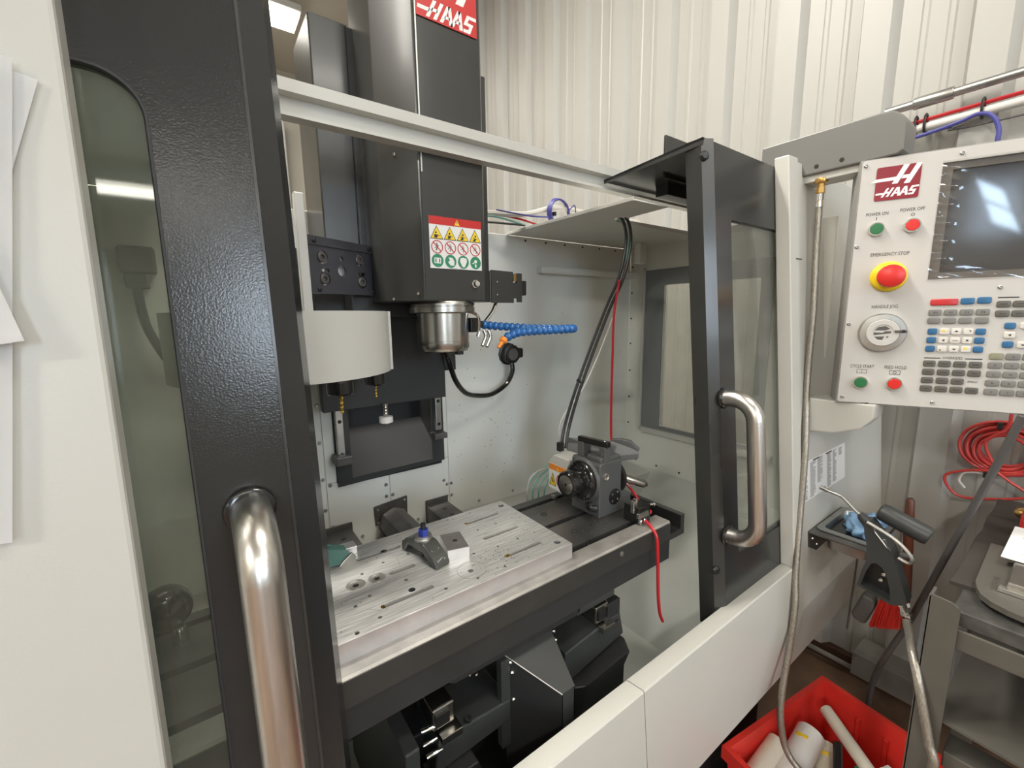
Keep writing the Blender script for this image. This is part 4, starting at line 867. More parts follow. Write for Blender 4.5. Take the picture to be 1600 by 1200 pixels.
# top bracket and handle
MB().prism([(.775, .824, -.366), (.775, .818, -.342), (.80, .77, -.340), (.84, .72, -.342), (.872, .675, -.350), (.872, .660, -.366), (.835, .69, -.372), (.80, .76, -.37)], (0, 0, .016), .002).build('top_bracket', 'index_grey', IX, angle=25)
MB().prism([(.848, .70, -.352), (.872, .665, -.352), (.872, .660, -.340), (.862, .680, -.322), (.850, .700, -.318), (.838, .722, -.322), (.835, .735, -.345)], (.012, .006, 0), .002).build('lift_lug', 'index_grey', IX)
for p in ((.770, .757), (.778, .690)): MB().box(p[0]-.010, p[0]+.010, p[1]-.010, p[1]+.010, -.362, -.322, .002).build('handle_post', 'index_grey', IX)
MB().obox((.774, .7235, -.316), (.008, -.067, 0), (.067, .008, 0), (0, 0, 1), .046, .0085, .0075, .003).build('grip_bar', 'black_gloss', IX)
MB().lathe((.774+.0038, .692, -.3085), (0, 0, 1), [(0, .003), (.0006, .003), (.0007, 0)], 8).build('grip_screw', 'chrome', IX)
MB().box(.772, .788, .846, .862, -.375, -.350, .002).build('cable_gland', 'black', IX)
MB().lathe((.831, .715, -.418), (1, 0, 0), [(0, .045), (.010, .045), (.014, .040), (.014, 0)], 28).build('rear_flange', 'black', IX)
MB().lathe((.845, .712, -.418), Vector((.062, -.030, -.026)), [(0, .0085), (.006, .0105), (.082, .0112), (.090, .010), (.097, .006), (.099, 0)], 18).build('closer_handle', 'steel_round', IX)
mb = MB(); mb.lathe((.745, .84, -.4995), (0, 0, 1), [(0, .009), (.008, .009), (.009, .006)], 6); mb.build('hold_down_nut', 'galv', IX)
# air valve on the table
VA = thing('air_valve', 'small black air valve with silver fittings on the table front', 'valve', (.815, .615, -.5))
MB().box(.800, .845, .600, .645, -.5, -.457, .002).build('valve_body', 'black_gloss', VA)
MB().box(.796, .834, .596, .604, -.482, -.470, .001).build('valve_plate', 'galv', VA)
for x, z0 in ((.800, -.474), (.808, -.470)): MB().box(x-.003, x+.003, .612, .622, z0, z0+.030, .001).build('valve_pin', 'chrome', VA)
for x in (.803, .816): MB().lathe((x, .599, -.489), (0, -1, 0), [(0, .0055), (.006, .0055), (.007, .004), (.006, 0)], 10).build('fitting', 'chrome', VA)
MB().rod((.845, .620, -.470), (.872, .612, -.470), .0035).build('lever_pin', 'chrome', VA); MB().lathe((.872, .612, -.470), (1, -.3, 0), [(0, .007), (.002, .007), (.003, 0)], 12).build('pin_head', 'chrome', VA)
MB().lathe((.845, .610, -.484), (1, 0, 0), [(0, .006), (.012, .006)], 10).build('red_plug', 'red_sign', VA)
tag(MB().tube(cr([(.816, .592, -.489), (.812, .572, -.497), (.811, .556, -.515), (.812, .552, -.56), (.814, .550, -.62), (.819, .550, -.67), (.829, .551, -.715), (.845, .553, -.745)], 8), .0039, 10).build('red_drip_hose', 'red_hose'), 'red hose hanging over the table front edge with a free end', 'hose')

# ================================================================== CONTROL PENDANT
a = math.radians(-65.5); pu_ = Vector((math.cos(a), math.sin(a), 0)); pn_ = Vector((math.sin(a), -math.cos(a), 0)); PZ = Vector((0, 0, 1)); P0 = Vector((1.38, .405, -.241))
def PP(s, t, d=0): return P0+pu_*s+PZ*t+pn_*d
PD = thing('control_pendant', 'white machine control pendant with keypad and covered screen', 'control panel', PP(.3, 0, -.05))
scr = (.150, .56, .313, .578)
MB().plate(rrect(0, .62, 0, .607, .006, 4), [[(scr[0], scr[2]), (scr[1], scr[2]), (scr[1], scr[3]), (scr[0], scr[3])]], PP(0, 0, 0), pu_, PZ, -pn_*.004).build('face_plate', 'pendant_white', PD, flat=True)
MB().plate([(-.003, -.003), (.623, -.003), (.623, .610), (-.003, .610)], [[(.01, .01), (.61, .01), (.61, .6), (.01, .6)]], PP(0, 0, -.0045), pu_, PZ, -pn_*.095).build('housing', 'pendant_grey', PD, flat=True)
MB().plate([(.0, .0), (.62, .0), (.62, .6), (.0, .6)], [], PP(0, 0, -.098), pu_, PZ, -pn_*.003).build('rear_cover', 'pendant_grey', PD, flat=True)
MB().plate([(scr[0]-.01, scr[2]-.01), (scr[1]+.01, scr[2]-.01), (scr[1]+.01, scr[3]+.01), (scr[0]-.01, scr[3]+.01)], [], PP(0, 0, -.014), pu_, PZ, -pn_*.003).build('screen', 'screen', PD, flat=True)
MB().plate([(scr[0]-.004, scr[2]-.004), (scr[1], scr[2]-.004), (scr[1], scr[3]+.004), (scr[0]-.004, scr[3]+.004)], [[(scr[0]+.020, scr[2]+.016), (scr[1]-.02, scr[2]+.016), (scr[1]-.02, scr[3]-.016), (scr[0]+.020, scr[3]-.016)]], PP(0, 0, -.006), pu_, PZ, -pn_*.006).build('screen_bezel', 'screen_border', PD, flat=True)
mb = MB(); n1, n2 = 60, 46; g = []
for i in range(n1+1):
    row = []
    for j in range(n2+1):
        s = scr[0]-.002+(.42-scr[0])*i/n1; t = scr[2]-.004+(scr[3]-scr[2]+.008)*j/n2
        e = math.exp(-((s-scr[0]-.012)/.014)**2)+.5*math.exp(-((t-scr[2]-.010)/.010)**2)
        w = .0028*math.sin(t*150+11*s*6)*e+.0016*math.sin(t*310+s*90)*e+.0008*math.sin(s*24+t*17)
        row.append(mb.bm.verts.new(PP(s, t, .0015+w)))
    g.append(row)
for i in range(n1):
    for j in range(n2): mb.bm.faces.new((g[i][j], g[i+1][j], g[i+1][j+1], g[i][j+1]))
mb.build('protective_film', 'film', PD, angle=80)
logo(PD, PP(.0295, .5085, .0003), pu_, PZ, pn_, .083, .078, 'red_logo', True)
def ptext(txt, s0, s1, t, h, parent=PD, m='black_ink', name='lettering', d=.0004):
    mb = text_mesh(txt, h*1.4*(1.45 if parent is PD else 1), PP(0, t, d), pu_, PZ, pn_, 0)
    xs = [(v.co-P0).dot(pu_) for v in mb.bm.verts]; lo, hi = min(xs), max(xs); k = (s1-s0)/(hi-lo)
    for v in mb.bm.verts:
        q = (v.co-P0).dot(pu_); v.co += pu_*((q-lo)*k+s0-q)
    return mb.build(name, m, parent, flat=True)
ptext('POWER ON', .018, .061, .4745, .0055); ptext('POWER OFF', .083, .128, .4775, .0055); ptext('EMERGENCY STOP', .036, .110, .3755, .0058)
ptext('HANDLE JOG', .050, .101, .2465, .0058); ptext('CYCLE START', .020, .069, .0930, .0058); ptext('FEED HOLD', .090, .133, .0930, .0058)
ptext('OVERRIDES', .197, .232, .1215, .0045); ptext('SPINDLE', .2465, .264, .0665, .0035)
def mark(pts, name='marking', m='black_ink', d=.0004):
    mb = MB(); flatpoly(mb, pts, P0, pu_, PZ, pn_, d); return mb.build(name, m, PD, flat=True)
mark([(.0385, .4635), (.0398, .4635), (.0398, .4705), (.0385, .4705)])
for c, r0, r1 in (((.1075, .4690), .0036, .0026), ((.111, .0835), .0036, .0027)):
    MB().plate(circ(*c, r0, 16), [circ(*c, r1, 16)], PP(0, 0, .0005), pu_, PZ, -pn_*.0002).build('marking', 'black_ink', PD, flat=True)
for x0, x1 in ((.0345, .0555), (.1005, .1220)):
    MB().plate([(x0, .0785), (x1, .0785), (x1, .0890), (x0, .0890)], [[(x0+.0008, .0793), (x1-.0008, .0793), (x1-.0008, .0882), (x0+.0008, .0882)]], PP(0, 0, .0005), pu_, PZ, -pn_*.0002).build('marking', 'black_ink', PD, flat=True)
mark([(.0446, .0795), (.0452, .0795), (.0452, .0880), (.0446, .0880)])
for s0, s1, t in ((.163, .193, .1235), (.236, .266, .1235), (.275, .309, .2665)): mark([(s0, t-.0011), (s1, t-.0011), (s1, t+.0011), (s0, t+.0011)], 'rule_line')
def pbutton(s, t, m, r=.0155):
    MB().lathe(PP(s, t, 0), pn_, [(0, r+.0012), (.006, r+.0012), (.0085, r), (.0085, r*.86), (.006, r*.85)], 28).build('button_bezel', 'chrome', PD)
    MB().lathe(PP(s, t, .005), pn_, [(0, r*.85), (.003, r*.85), (.004, r*.78), (.0042, 0)], 28).build('push_button', m, PD)
pbutton(.0405, .4415, 'button_green'); pbutton(.108, .4435, 'button_red'); pbutton(.0435, .0545, 'button_green'); pbutton(.1115, .0555, 'button_red')
MB().lathe(PP(.0755, .324, 0), pn_, [(0, .0370), (.003, .0370), (.010, .0335), (.012, .030), (.016, .018)], 36).build('stop_collar', 'estop_yellow', PD)
MB().lathe(PP(.0755, .324, .012), pn_, [(0, .015), (.008, .016), (.009, .0245), (.012, .0275), (.018, .0275), (.022, .0255), (.025, .018), (.026, 0)], 36).build('stop_button', 'button_red', PD)
MB().lathe(PP(.0755, .185, 0), pn_, [(0, .0485), (.008, .0485), (.013, .0455), (.014, .034), (.011, .0335)], 48).build('jog_ring', 'galv', PD)
MB().lathe(PP(.0755, .185, .009), pn_, [(0, .0335), (.005, .0335), (.006, .032), (.006, .021), (.0045, .0205)], 40).build('jog_dial', 'pendant_white', PD)
MB().lathe(PP(.0755, .185, .0125), pn_, [(0, .0205), (.001, .0205), (.0012, 0)], 30).build('jog_recess', 'pendant_white', PD)
mb = MB()
for pts in ([(-.017, .006), (-.010, .014), (.004, .017), (.014, .010), (.004, .006)], [(-.018, .001), (.0, .000), (.004, .004), (.016, .004), (.016, -.001), (-.018, -.006)], [(-.016, -.010), (.004, -.009), (.000, -.018), (-.009, -.017)], [(.007, -.009), (.013, -.008), (.009, -.014)]):
    flatpoly(mb, [(.0755+x, .185+y) for x, y in pts], P0, pu_, PZ, pn_, .0140)
mb.build('dial_print', 'bracket_grey', PD, flat=True)
MB().obox(PP(.1095, .1885, .0155), pu_, PZ, pn_, .012, .003, .002, .001).build('dial_pointer', 'bracket_grey', PD); MB().lathe(PP(.1145, .189, .015), pn_, [(0, .0042), (.005, .0042), (.006, 0)], 14).build('dial_finger_pin', 'black', PD)
for s, t in ((.007, .207), (.010, .013), (.190, .013), (.276, .290), (.007, .595), (.006, .402), (.180, .594)): MB().lathe(PP(s, t, 0), pn_, [(0, .0045), (.002, .0042), (.003, .003), (.0015, .002), (.0015, 0)], 12).build('panel_screw', 'galv', PD)
keyproto = {}
def key(s, t, w, h, m, leg=None, legm='black_ink'):
    k = (w, h, m)
    if k not in keyproto:
        mb = MB(); mb.plate(rrect(-w/2, w/2, -h/2, h/2, .0035, 3), [], PP(0, 0, .0032), pu_, PZ, -pn_*.0032)
        top = [f for f in mb.bm.faces if all((v.co-P0).dot(pn_) > .003 for v in f.verts)]
        es = list({e for f in top for e in f.edges if len([q for q in e.link_faces if q in top]) == 1})
        bmesh.ops.bevel(mb.bm, geom=es, offset=.0011, segments=2, affect='EDGES', profile=.5)
        o = mb.build('key', m, PD, org=P0, angle=40); keyproto[k] = o; o.location = PP(s, t)+Vector((0, 0, H))-WL[PD.name]
    else:
        o = keyproto[k].copy(); COL.objects.link(o); o.parent = PD; o.location = PP(s, t)+Vector((0, 0, H))-WL[PD.name]
    if leg:
        WL[o.name] = PP(s, t)+Vector((0, 0, H))
        if isinstance(leg, str): ptext(leg, s-.0014*len(leg)-.0006, s+.0014*len(leg)+.0006, t-.0022, .0042, o, legm, 'legend', .0034)
        else:
            mb = MB(); flatpoly(mb, [(s+x, t+y) for x, y in leg], P0, pu_, PZ, pn_, .0035); mb.build('legend', legm, o, flat=True)
gx = (.1715, .199, .2265, .254); jx = (.1715, .1925, .2135, .2345, .2555); ox = (.174, .2013, .2285, .2555)
key(.185, .2585, .049, .0150, 'key_red'); key(.2255, .2600, .0235, .0150, 'key_blue'); key(.2535, .2610, .0235, .0150, 'key_blue')
for i, s in enumerate(gx):
    key(s, .2340, .0232, .0148, 'key_grey', 'F%d' % (i+1)); key(s, .2145, .0232, .0148, 'key_grey')
arrows = {'u': [(-.004, -.001), (.004, -.001), (0, .003)], 'd': [(-.004, .001), (.004, .001), (0, -.003)], 'l': [(.002, -.003), (.002, .003), (-.003, 0)], 'r': [(-.002, -.003), (-.002, .003), (.003, 0)], 'q': [(.0, .003), (.004, .003), (.004, -.001)], 'z': [(-.005, -.004), (-.001, -.004), (-.005, 0)], 'c': [(-.005, -.001), (.005, -.001), (.005, 0), (-.005, 0)], 'y': [(-.005, .000), (.001, .000), (.001, .004), (-.005, .004)]}
JG = [('b', 'y', 'u', 'q', 'b'), ('b', 'l', 'c', 'r', 'b'), ('b', 'z', 'd', 'y', 'b')]
for r, t in enumerate((.1885, .1675, .1465)):
    for i, s in enumerate(jx):
        if JG[r][i] == 'b': key(s, t, .0172, .0150, 'key_blue')
        else: key(s, t, .0172, .0150, 'key_white', arrows[JG[r][i]], 'yellow_sign' if JG[r][i] == 'y' else 'black_ink')
bars = [(-.006, -.0006), (.006, -.0006), (.006, .0006), (-.006, .0006)]
for r in range(4):
    for i, s in enumerate(ox):
        if r == 2 and i == 3: continue
        key(s, .1100-.0208*r, .0225, .0155, 'key_dark', bars)
for i, s in enumerate((.286, .3125, .339)):
    key(s, .2515, .0232, .0150, 'key_dark', bars); key(s, .2300, .0232, .0150, 'key_dark', bars)
key(.302, .2020, .0180, .0150, 'key_blue'); key(.303, .1810, .0180, .0150, 'key_white', arrows['l']); key(.303, .1592, .0180, .0150, 'key_blue')
key(.3265, .2025, .0180, .0150, 'key_white', arrows['u']); key(.3265, .1590, .0180, .0150, 'key_white', arrows['d']); key(.351, .1810, .0180, .0150, 'key_white', arrows['r'])
LT = [' AB', 'FGH', 'LMN', 'RST', 'XYZ']
for r in range(5):
    for i, s in enumerate((.288, .315, .342)):
        ch = LT[r][i]; key(s, .1315-.0211*r, .0235, .0155, 'key_olive' if (r == 0 and i == 0) else 'key_grey', ch if ch != ' ' else None)
# arms
AR = thing('pendant_arm', 'grey box arm carrying the control pendant from the enclosure', 'arm', (1.45, .5, .37))
mb = MB(); mb.prism([(1.40, .66, .370), (1.40, .66, .477), (1.40, .385, .477), (1.40, .360, .473), (1.40, .342, .458), (1.40, .334, .440), (1.40, .334, .378), (1.40, .345, .370)], (.09, 0, 0), .004, 2); mb.build('arm_box', 'arm_grey', AR, angle=35)
MB().box(1.41, 1.48, .42, .56, .352, .372, .002).build('arm_plate', 'white_paint', AR)
for y, z in ((.457, .389), (.514, .388)): MB().lathe((1.3998, y, z), (-1, 0, 0), [(0, .0055), (.0006, .0055), (.0007, 0)], 12).build('screw_hole', 'black', AR)
LA = thing('lower_bracket', 'pale rounded bracket under the lower edge of the control pendant', 'bracket', (1.43, .4, -.34))
MB().prism([(1.40, .490, -.246), (1.40, .490, -.345), (1.40, .41, -.336), (1.40, .352, -.312), (1.40, .330, -.282), (1.40, .328, -.243)], (.08, 0, 0), .004, 2).build('bracket_body', 'white_paint', LA, angle=30)
MB().box(1.405, 1.47, .345, .395, -.2435, -.2400).build('bracket_pad', 'black', LA)

# ================================================================== BRAIDED HOSE, AIR GUN, TRAY
HS = thing('braided_hose', 'braided steel air hose hanging from the arm to the air gun', 'hose', (1.3, .4, -1.25))
MB().lathe((1.42, .506, .358), (0, 0, -1), [(0, .016), (.006, .017), (.012, .015)], 14).build('elbow_nut', 'brass', HS)
MB().lathe((1.42, .506, .346), (0, 0, -1), [(0, .009), (.012, .009), (.013, .0115), (.026, .0115), (.027, .008), (.045, .009), (.060, .0095)], 6).build('hose_fitting', 'brass', HS)
MB().lathe((1.42, .506, .318), (0, 0, -1), [(0, .0095), (.016, .0098), (.018, .0085), (.034, .0095)], 14).build('ferrule', 'chrome', HS)
MB().tube(cr([(1.42, .506, .290), (1.42, .502, .153), (1.413, .493, .0), (1.40, .487, -.206), (1.37, .465, -.40), (1.34, .452, -.568), (1.30, .435, -.73), (1.275, .420, -.824), (1.245, .415, -.947), (1.215, .411, -1.049), (1.20, .404, -1.117), (1.198, .386, -1.192), (1.200, .352, -1.232), (1.21, .28, -1.26), (1.20, .20, -1.22), (1.185, .13, -1.10), (1.172, .105, -.968), (1.178, .1175, -.920), (1.186, .1365, -.848), (1.198, .1520, -.797), (1.225, .1690, -.762), (1.28, .1850, -.757), (1.345, .203, -.766)], 10), .0088, 12).build('hose', 'braid', HS, angle=60)
def G(y, z, dx=0): return Vector((1.36+dx, y*.938, z*.938))
AG = thing('air_gun', 'black air blow gun hung over the stainless tray', 'air gun', G(.28, -.78))
MB().tube(cr([G(.445, -.518), G(.423, -.523), G(.398, -.527), G(.385, -.533), G(.356, -.558), G(.333, -.574)], 6), .0042, 10).build('nozzle_tube', 'galv', AG)
MB().lathe(G(.446, -.5178), G(.423, -.523)-G(.445, -.518), [(0, .003), (.002, .0058), (.020, .0058), (.021, .0045)], 12).build('nozzle_tip', 'galv', AG)
MB().lathe(G(.345, -.564), G(.31, -.60)-G(.345, -.564), [(0, .006), (.008, .011), (.03, .013), (.04, .012)], 12).build('nozzle_collar', 'rubber', AG)
outer = [(.330, -.577), (.318, -.572), (.267, -.632), (.245, -.690), (.221, -.765), (.228, -.775), (.252, -.787), (.292, -.778), (.328, -.767), (.322, -.72), (.314, -.682), (.318, -.64), (.326, -.61)]
pocket = [(.303, -.690), (.293, -.684), (.280, -.690), (.268, -.712), (.258, -.745), (.255, -.777), (.290, -.771), (.320, -.762), (.313, -.72)]
MB().plate([(y*.938, z*.938) for y, z in outer], [[(y*.938, z*.938) for y, z in pocket]], (1.345, 0, 0), (0, 1, 0), (0, 0, 1), (.045, 0, 0)).build('gun_body', 'gun_grey', AG, flat=True)
MB().plate([(y*.938, z*.938) for y, z in pocket], [], (1.378, 0, 0), (0, 1, 0), (0, 0, 1), (.004, 0, 0)).build('body_cavity', 'black', AG, flat=True)
for y, z in ((.281, -.724), (.286, -.743)): MB().lathe(G(y, z, .016), (-1, 0, 0), [(0, .006), (.003, .0055), (.004, .003), (.003, 0)], 8).build('cavity_screw', 'chrome', AG)
MB().lathe(G(.312, -.552, .035), G(.200, -.588, .035)-G(.312, -.552, .035), [(0, .017), (.004, .022), (.012, .0235), (.098, .0235), (.104, .022), (.106, .019)], 22).build('grip_sleeve', 'gun_grey', AG)
MB().tube(cr([G(.322, -.573, -.02), G(.29, -.585, -.02), G(.257, -.600, -.02), G(.232, -.622, -.02), G(.222, -.640, -.02), G(.230, -.650, -.02), G(.250, -.645, -.02)], 6), .0042, 8).build('trigger_lever', 'galv', AG)
MB().obox(G(.290, -.607, -.016), G(.267, -.632)-G(.318, -.572), (1, 0, 0), (0, .7, .7), .030, .006, .005, .002).build('lever_guard', 'galv', AG)
for k in (.3, .7): MB().sph(G(.318-.051*k, -.566-.060*k, -.020), .003, 8).build('guard_screw', 'chrome', AG)
MB().rod(G(.252, -.648, .01), G(.225, -.645, .01), .008).build('hanger_bar', 'bracket_grey', AG)
MB().lathe(G(.232, -.772), G(.217, -.820)-G(.232, -.772), [(0, .012), (.010, .013), (.012, .011), (.024, .0105), (.026, .0125), (.040, .0125), (.044, .010)], 8).build('swivel_fitting', 'chrome', AG)
TR = thing('tray_bracket', 'dark steel bracket holding the stainless pan on the panel', 'bracket', (1.55, .4, -.73))
zt = -.652
MB().plate([(1.415, .302), (1.69, .302), (1.69, .4525), (1.415, .4525)], [[(1.462, .312), (1.672, .312), (1.672, .436), (1.462, .436)]], (0, 0, zt), (1, 0, 0), (0, 1, 0), (0, 0, -.004)).build('frame', 'bracket_grey', TR, flat=True)
MB().prism([(1.415, .4515, zt), (1.415, .448, -.700), (1.478, .446, -.732), (1.585, .446, -.728), (1.60, .4515, zt)], (0, .003, 0)).build('back_plate', 'bracket_grey', TR)
for x, z in ((1.440, -.680), (1.480, -.712)): MB().sph((x, .4475, z), .0045, 8).build('bolt', 'galv', TR)
PN = thing('steel_pan', 'small stainless steel pan set into the dark bracket', 'pan', (1.567, .374, -.72))
def rr3(x0, x1, y0, y1, r, z): return [Vector((x, y, z)) for x, y in rrect(x0, x1, y0, y1, r, 5)]
mb = MB(); L = [rr3(1.446, 1.688, .304, .446, .020, zt+.002), rr3(1.446, 1.688, .304, .446, .020, zt+.005), rr3(1.468, 1.668, .318, .432, .018, zt+.005), rr3(1.471, 1.665, .320, .430, .018, zt), rr3(1.480, 1.656, .327, .422, .022, -.712), rr3(1.492, 1.644, .338, .411, .020, -.716)]
VV = [[mb.bm.verts.new(p) for p in l] for l in L]
for A_, B_ in zip(VV, VV[1:]):
    for k in range(len(A_)): mb.bm.faces.new((A_[k], A_[(k+1) % len(A_)], B_[(k+1) % len(A_)], B_[k]))
mb.bm.faces.new(VV[-1])
bmesh.ops.recalc_face_normals(mb.bm, faces=mb.bm.faces[:])
bmesh.ops.solidify(mb.bm, geom=mb.bm.faces[:], thickness=.0012)
mb.build('pan_shell', 'galv', PN, angle=40)
MB().plate(rrect(1.473, 1.663, .322, .428, .018, 5), [], (0, 0, -.664), (1, 0, 0), (0, 1, 0), (0, 0, -.002)).build('pan_dark_sheet', 'pan_black', PN, flat=True)  # flat glossy black sheet set inside the pan
mb = MB(); bmesh.ops.create_icosphere(mb.bm, subdivisions=5, radius=1)
from mathutils import noise as NZ
for v in mb.bm.verts:
    q = v.co.copy(); d = NZ.noise(q*1.3)*.5+abs(NZ.noise(q*2.1+Vector((3, 1, 2))))*.55
    r_ = .62+d; v.co = Vector((1.585+q.x*r_*.085, .352+q.y*r_*.060, -.655+q.z*r_*.060))
for v in mb.bm.verts:
    if v.co.z < -.710: v.co.z = -.710+(v.co.z+.710)*.05
tag(mb.build('shop_rag', 'rag_blue', angle=180), 'crumpled light blue rag stuffed in the steel pan', 'rag')
BR = thing('bench_brush', 'bench brush with red bristles and a long reddish wood handle', 'brush', (1.62, .28, -.98))
MB().tube([(1.62, .275, -.540), (1.62, .2745, -.546), (1.62, .271, -.613), (1.62, .262, -.72), (1.62, .254, -.83), (1.62, .256, -.945)], .012, 12, rr=[.007, .0105, .0125, .0115, .0105, .012]).build('handle', 'wood_handle', BR)
MB().prism([(1.60, .352, -.882), (1.60, .374, -.960), (1.60, .366, -.975), (1.60, .336, -.980), (1.60, .318, -.91), (1.60, .322, -.885)], (.045, 0, 0), .008, 3).build('brush_block', 'grey_pvc', BR)
mb = MB(); rb = random.Random(5)
for i in range(520):
    x = 1.604+.036*rb.random(); f = rb.random(); y0_ = .258+.052*f; z0_ = -.868-.012*f; L_ = .070+.012*rb.random()+.03*f*.8
    p0 = Vector((x, y0_, z0_)); p1 = p0+Vector((.004*rb.uniform(-1, 1), .016*f+.003*rb.uniform(-1, 1), -L_)); w_ = Vector((.0011, .0006, 0))
    mb.poly([p0-w_, p0+w_, p1+w_, p1-w_]); w2 = Vector((-.0006, .0011, 0)); mb.poly([p0-w2, p0+w2, p1+w2, p1-w2])
mb.build('bristles', 'red_plastic', BR, flat=True, kind='stuff')
tag(MB().tube(cr([(1.66, .385, -.72), (1.66, .388, -.88), (1.65, .389, -1.05)], 4), .003, 6).build('hang_wire', 'bracket_grey'), 'thin wire hanging below the steel pan beside the brush', 'wire')
# information sticker on the front panel
SK = thing('info_sticker', 'white printed instruction sticker on the panel behind the hose', 'sticker', F(.512, 1.55, -.56))
skp = MB().prism([F(.5125, 1.36, -.557), F(.5125, 1.722, -.557), F(.5125, 1.722, -.438), F(.5125, 1.36, -.438)], (0, -.0008, 0)).build('sheet', 'white_sign', SK, flat=True)
mb = MB(); rs = random.Random(9)
for c0, c1, ztop, zbot in ((1.375, 1.415, -.452, -.55), (1.432, 1.475, -.446, -.552), (1.487, 1.530, -.442, -.520), (1.565, 1.600, -.446, -.553), (1.612, 1.645, -.444, -.548), (1.665, 1.695, -.446, -.468)):
    z = ztop
    while z > zbot:
        w_ = (c1-c0)*rs.choice((1, .95, .9, .7, .55, .98)); mb.poly([F(.5114, c0, z), F(.5114, c0+w_, z), F(.5114, c0+w_, z-.0023), F(.5114, c0, z-.0023)]); z -= .0036
mb.build('print_lines', 'grey_ink', SK, flat=True)
mb = MB()
for c0, c1, z in ((1.375, 1.405, -.444), (1.455, 1.50, -.4405), (1.555, 1.605, -.4415), (1.54, 1.55, -.545)): mb.poly([F(.5112, c0, z), F(.5112, c1, z), F(.5112, c1, z-.004), F(.5112, c0, z-.004)])
mb.build('print_headings', 'black_ink', SK, flat=True)
# grey flexible conduit from the pendant
tag(MB().tube(cr([(1.52, .089, -.2455), (1.56, .127, -.423), (1.60, .166, -.590), (1.65, .2155, -.8085), (1.70, .254, -.972), (1.70, .281, -1.068), (1.70, .306, -1.165), (1.70, .319, -1.25), (1.70, .321, -1.33), (1.71, .33, -1.53)], 7), .0082, 12).build('flex_conduit', 'grey_pvc'), 'thick dark grey conduit slanting down from the control pendant', 'conduit')
# coil of red air hose on the wall
RC = thing('red_hose_coil', 'coil of red air hose hung on the corrugated wall', 'hose', (2.10, .15, -.64))
rc = random.Random(2)
for i in range(10):
    cy_, cz_ = .148+rc.uniform(-.008, .008), -.462+rc.uniform(-.010, .008); ry, rz = .100-.0045*i+rc.uniform(-.003, .003), .088-.0035*i; x = 2.10+.011*(i % 3)
    MB().tube([(x+.004*math.sin(k), cy_+ry*math.cos(k*math.pi/16), cz_+rz*math.sin(k*math.pi/16)) for k in range(32)], .0052, 8, closed=True).build('hose_turn', 'coil_red', RC)
MB().tube(cr([(2.08, .16, -.53), (2.08, .22, -.545), (2.08, .27, -.575), (2.08, .262, -.615), (2.08, .225, -.642), (2.08, .15, -.625), (2.08, .085, -.598), (2.08, .08, -.585), (2.08, .125, -.555), (2.08, .17, -.52)], 7), .0045, 8).build('loose_loop', 'coil_red', RC)
MB().tube(cr([(2.08, .16, -.52), (2.08, .19, -.44), (2.08, .15, -.385), (2.08, .145, -.33), (2.08, .15, -.25)], 7), .0048, 8).build('loose_loop', 'coil_red', RC)
MB().tube(cr([(2.085, .18, -.545), (2.085, .225, -.555), (2.085, .238, -.585), (2.085, .222, -.61)], 6), .004, 8).build('clear_end', 'white_wire', RC)
for y, z in ((.165, -.375), (.178, -.545)): MB().box(2.075, 2.135, y-.006, y+.006, z-.014, z+.008, .002).build('coil_tie', 'black', RC)

# ================================================================== WORK BENCH ON THE RIGHT
BN = thing('work_bench', 'grey steel work bench with a worn dark top beside the pendant', 'bench', (1.6, -.3, -1.55))
MB().box(1.222, 2.10, -.95, .120, -.655, -.622, .003).build('bench_top', 'bench_top', BN)
MB().box(1.215, 1.222, -.95, .125, -.705, -.660, .002).build('side_rail', 'bench_grey', BN)
lg = [(.106, -1.55), (.155, -1.55), (.155, -.606), (.151, -.600), (.118, -.604), (.110, -.610), (.106, -.622)]
MB().plate(lg, [], (1.207, 0, 0), (0, 1, 0), (0, 0, 1), (.006, 0, 0)).build('leg', 'bench_grey', BN, flat=True)
MB().box(1.207, 1.255, .149, .155, -1.55, -.602, .002).build('leg_flange', 'bench_grey', BN)
MB().box(1.95, 2.0, .10, .15, -1.55, -.655, .003).build('leg', 'bench_grey', BN); MB().box(1.21, 1.255, -.94, -.89, -1.55, -.655, .003).build('leg', 'bench_grey', BN)
mb = MB(); n_ = 14; rows = []
for i in range(n_+1):
    y = .118-1.05*i/n_; rows.append(y)
pts = [(1.217, .118)]+[(1.217-.030*math.sin(math.pi*min(1, k/9)), .10-.10*k) for k in range(1, 10)]+[(1.95, -.9), (1.95, .118)]
MB().plate(pts, [], (0, 0, -.880), (1, 0, 0), (0, 1, 0), (0, 0, -.006)).build('lower_shelf', 'bench_grey', BN, flat=True)
MB().box(1.23, 1.30, -.9, .10, -1.00, -.96, .003).build('stretcher', 'bench_grey', BN)
mb = MB(); wv = random.Random(4); lp = []
for i in range(26):
    x = 1.345+(2.05-1.345)*i/25; lp.append((x, .139+.0014*math.sin(i*.8)+.0010*wv.uniform(-1, 1)))
mb.plate([(1.335, .10), (1.331, .141)]+lp+[(2.05, -.9), (1.345, -.9)], [], (0, 0, -.612), (1, 0, 0), (0, 1, 0), (0, 0, -.0095))
for v in mb.bm.verts: v.co.z += .0015*math.sin(v.co.x*28)
tag(mb.build('rubber_mat', 'mat_brown', flat=True), 'wavy dark rubber mat lying on the work bench', 'mat')
VB = thing('vise_base', 'dark rounded vise base plate standing on the bench mat', 'vise', (1.6, 0, -.612))
vb = [(1.60, .108), (1.345, .104), (1.312, .098), (1.286, .089), (1.266, .072), (1.254, .048), (1.248, .020), (1.246, -.05), (1.246, -.4), (1.60, -.4)]
MB().plate(vb, [], (0, 0, -.598), (1, 0, 0), (0, 1, 0), (0, 0, -.012)).build('base_plate', 'bench_grey', VB, flat=True)
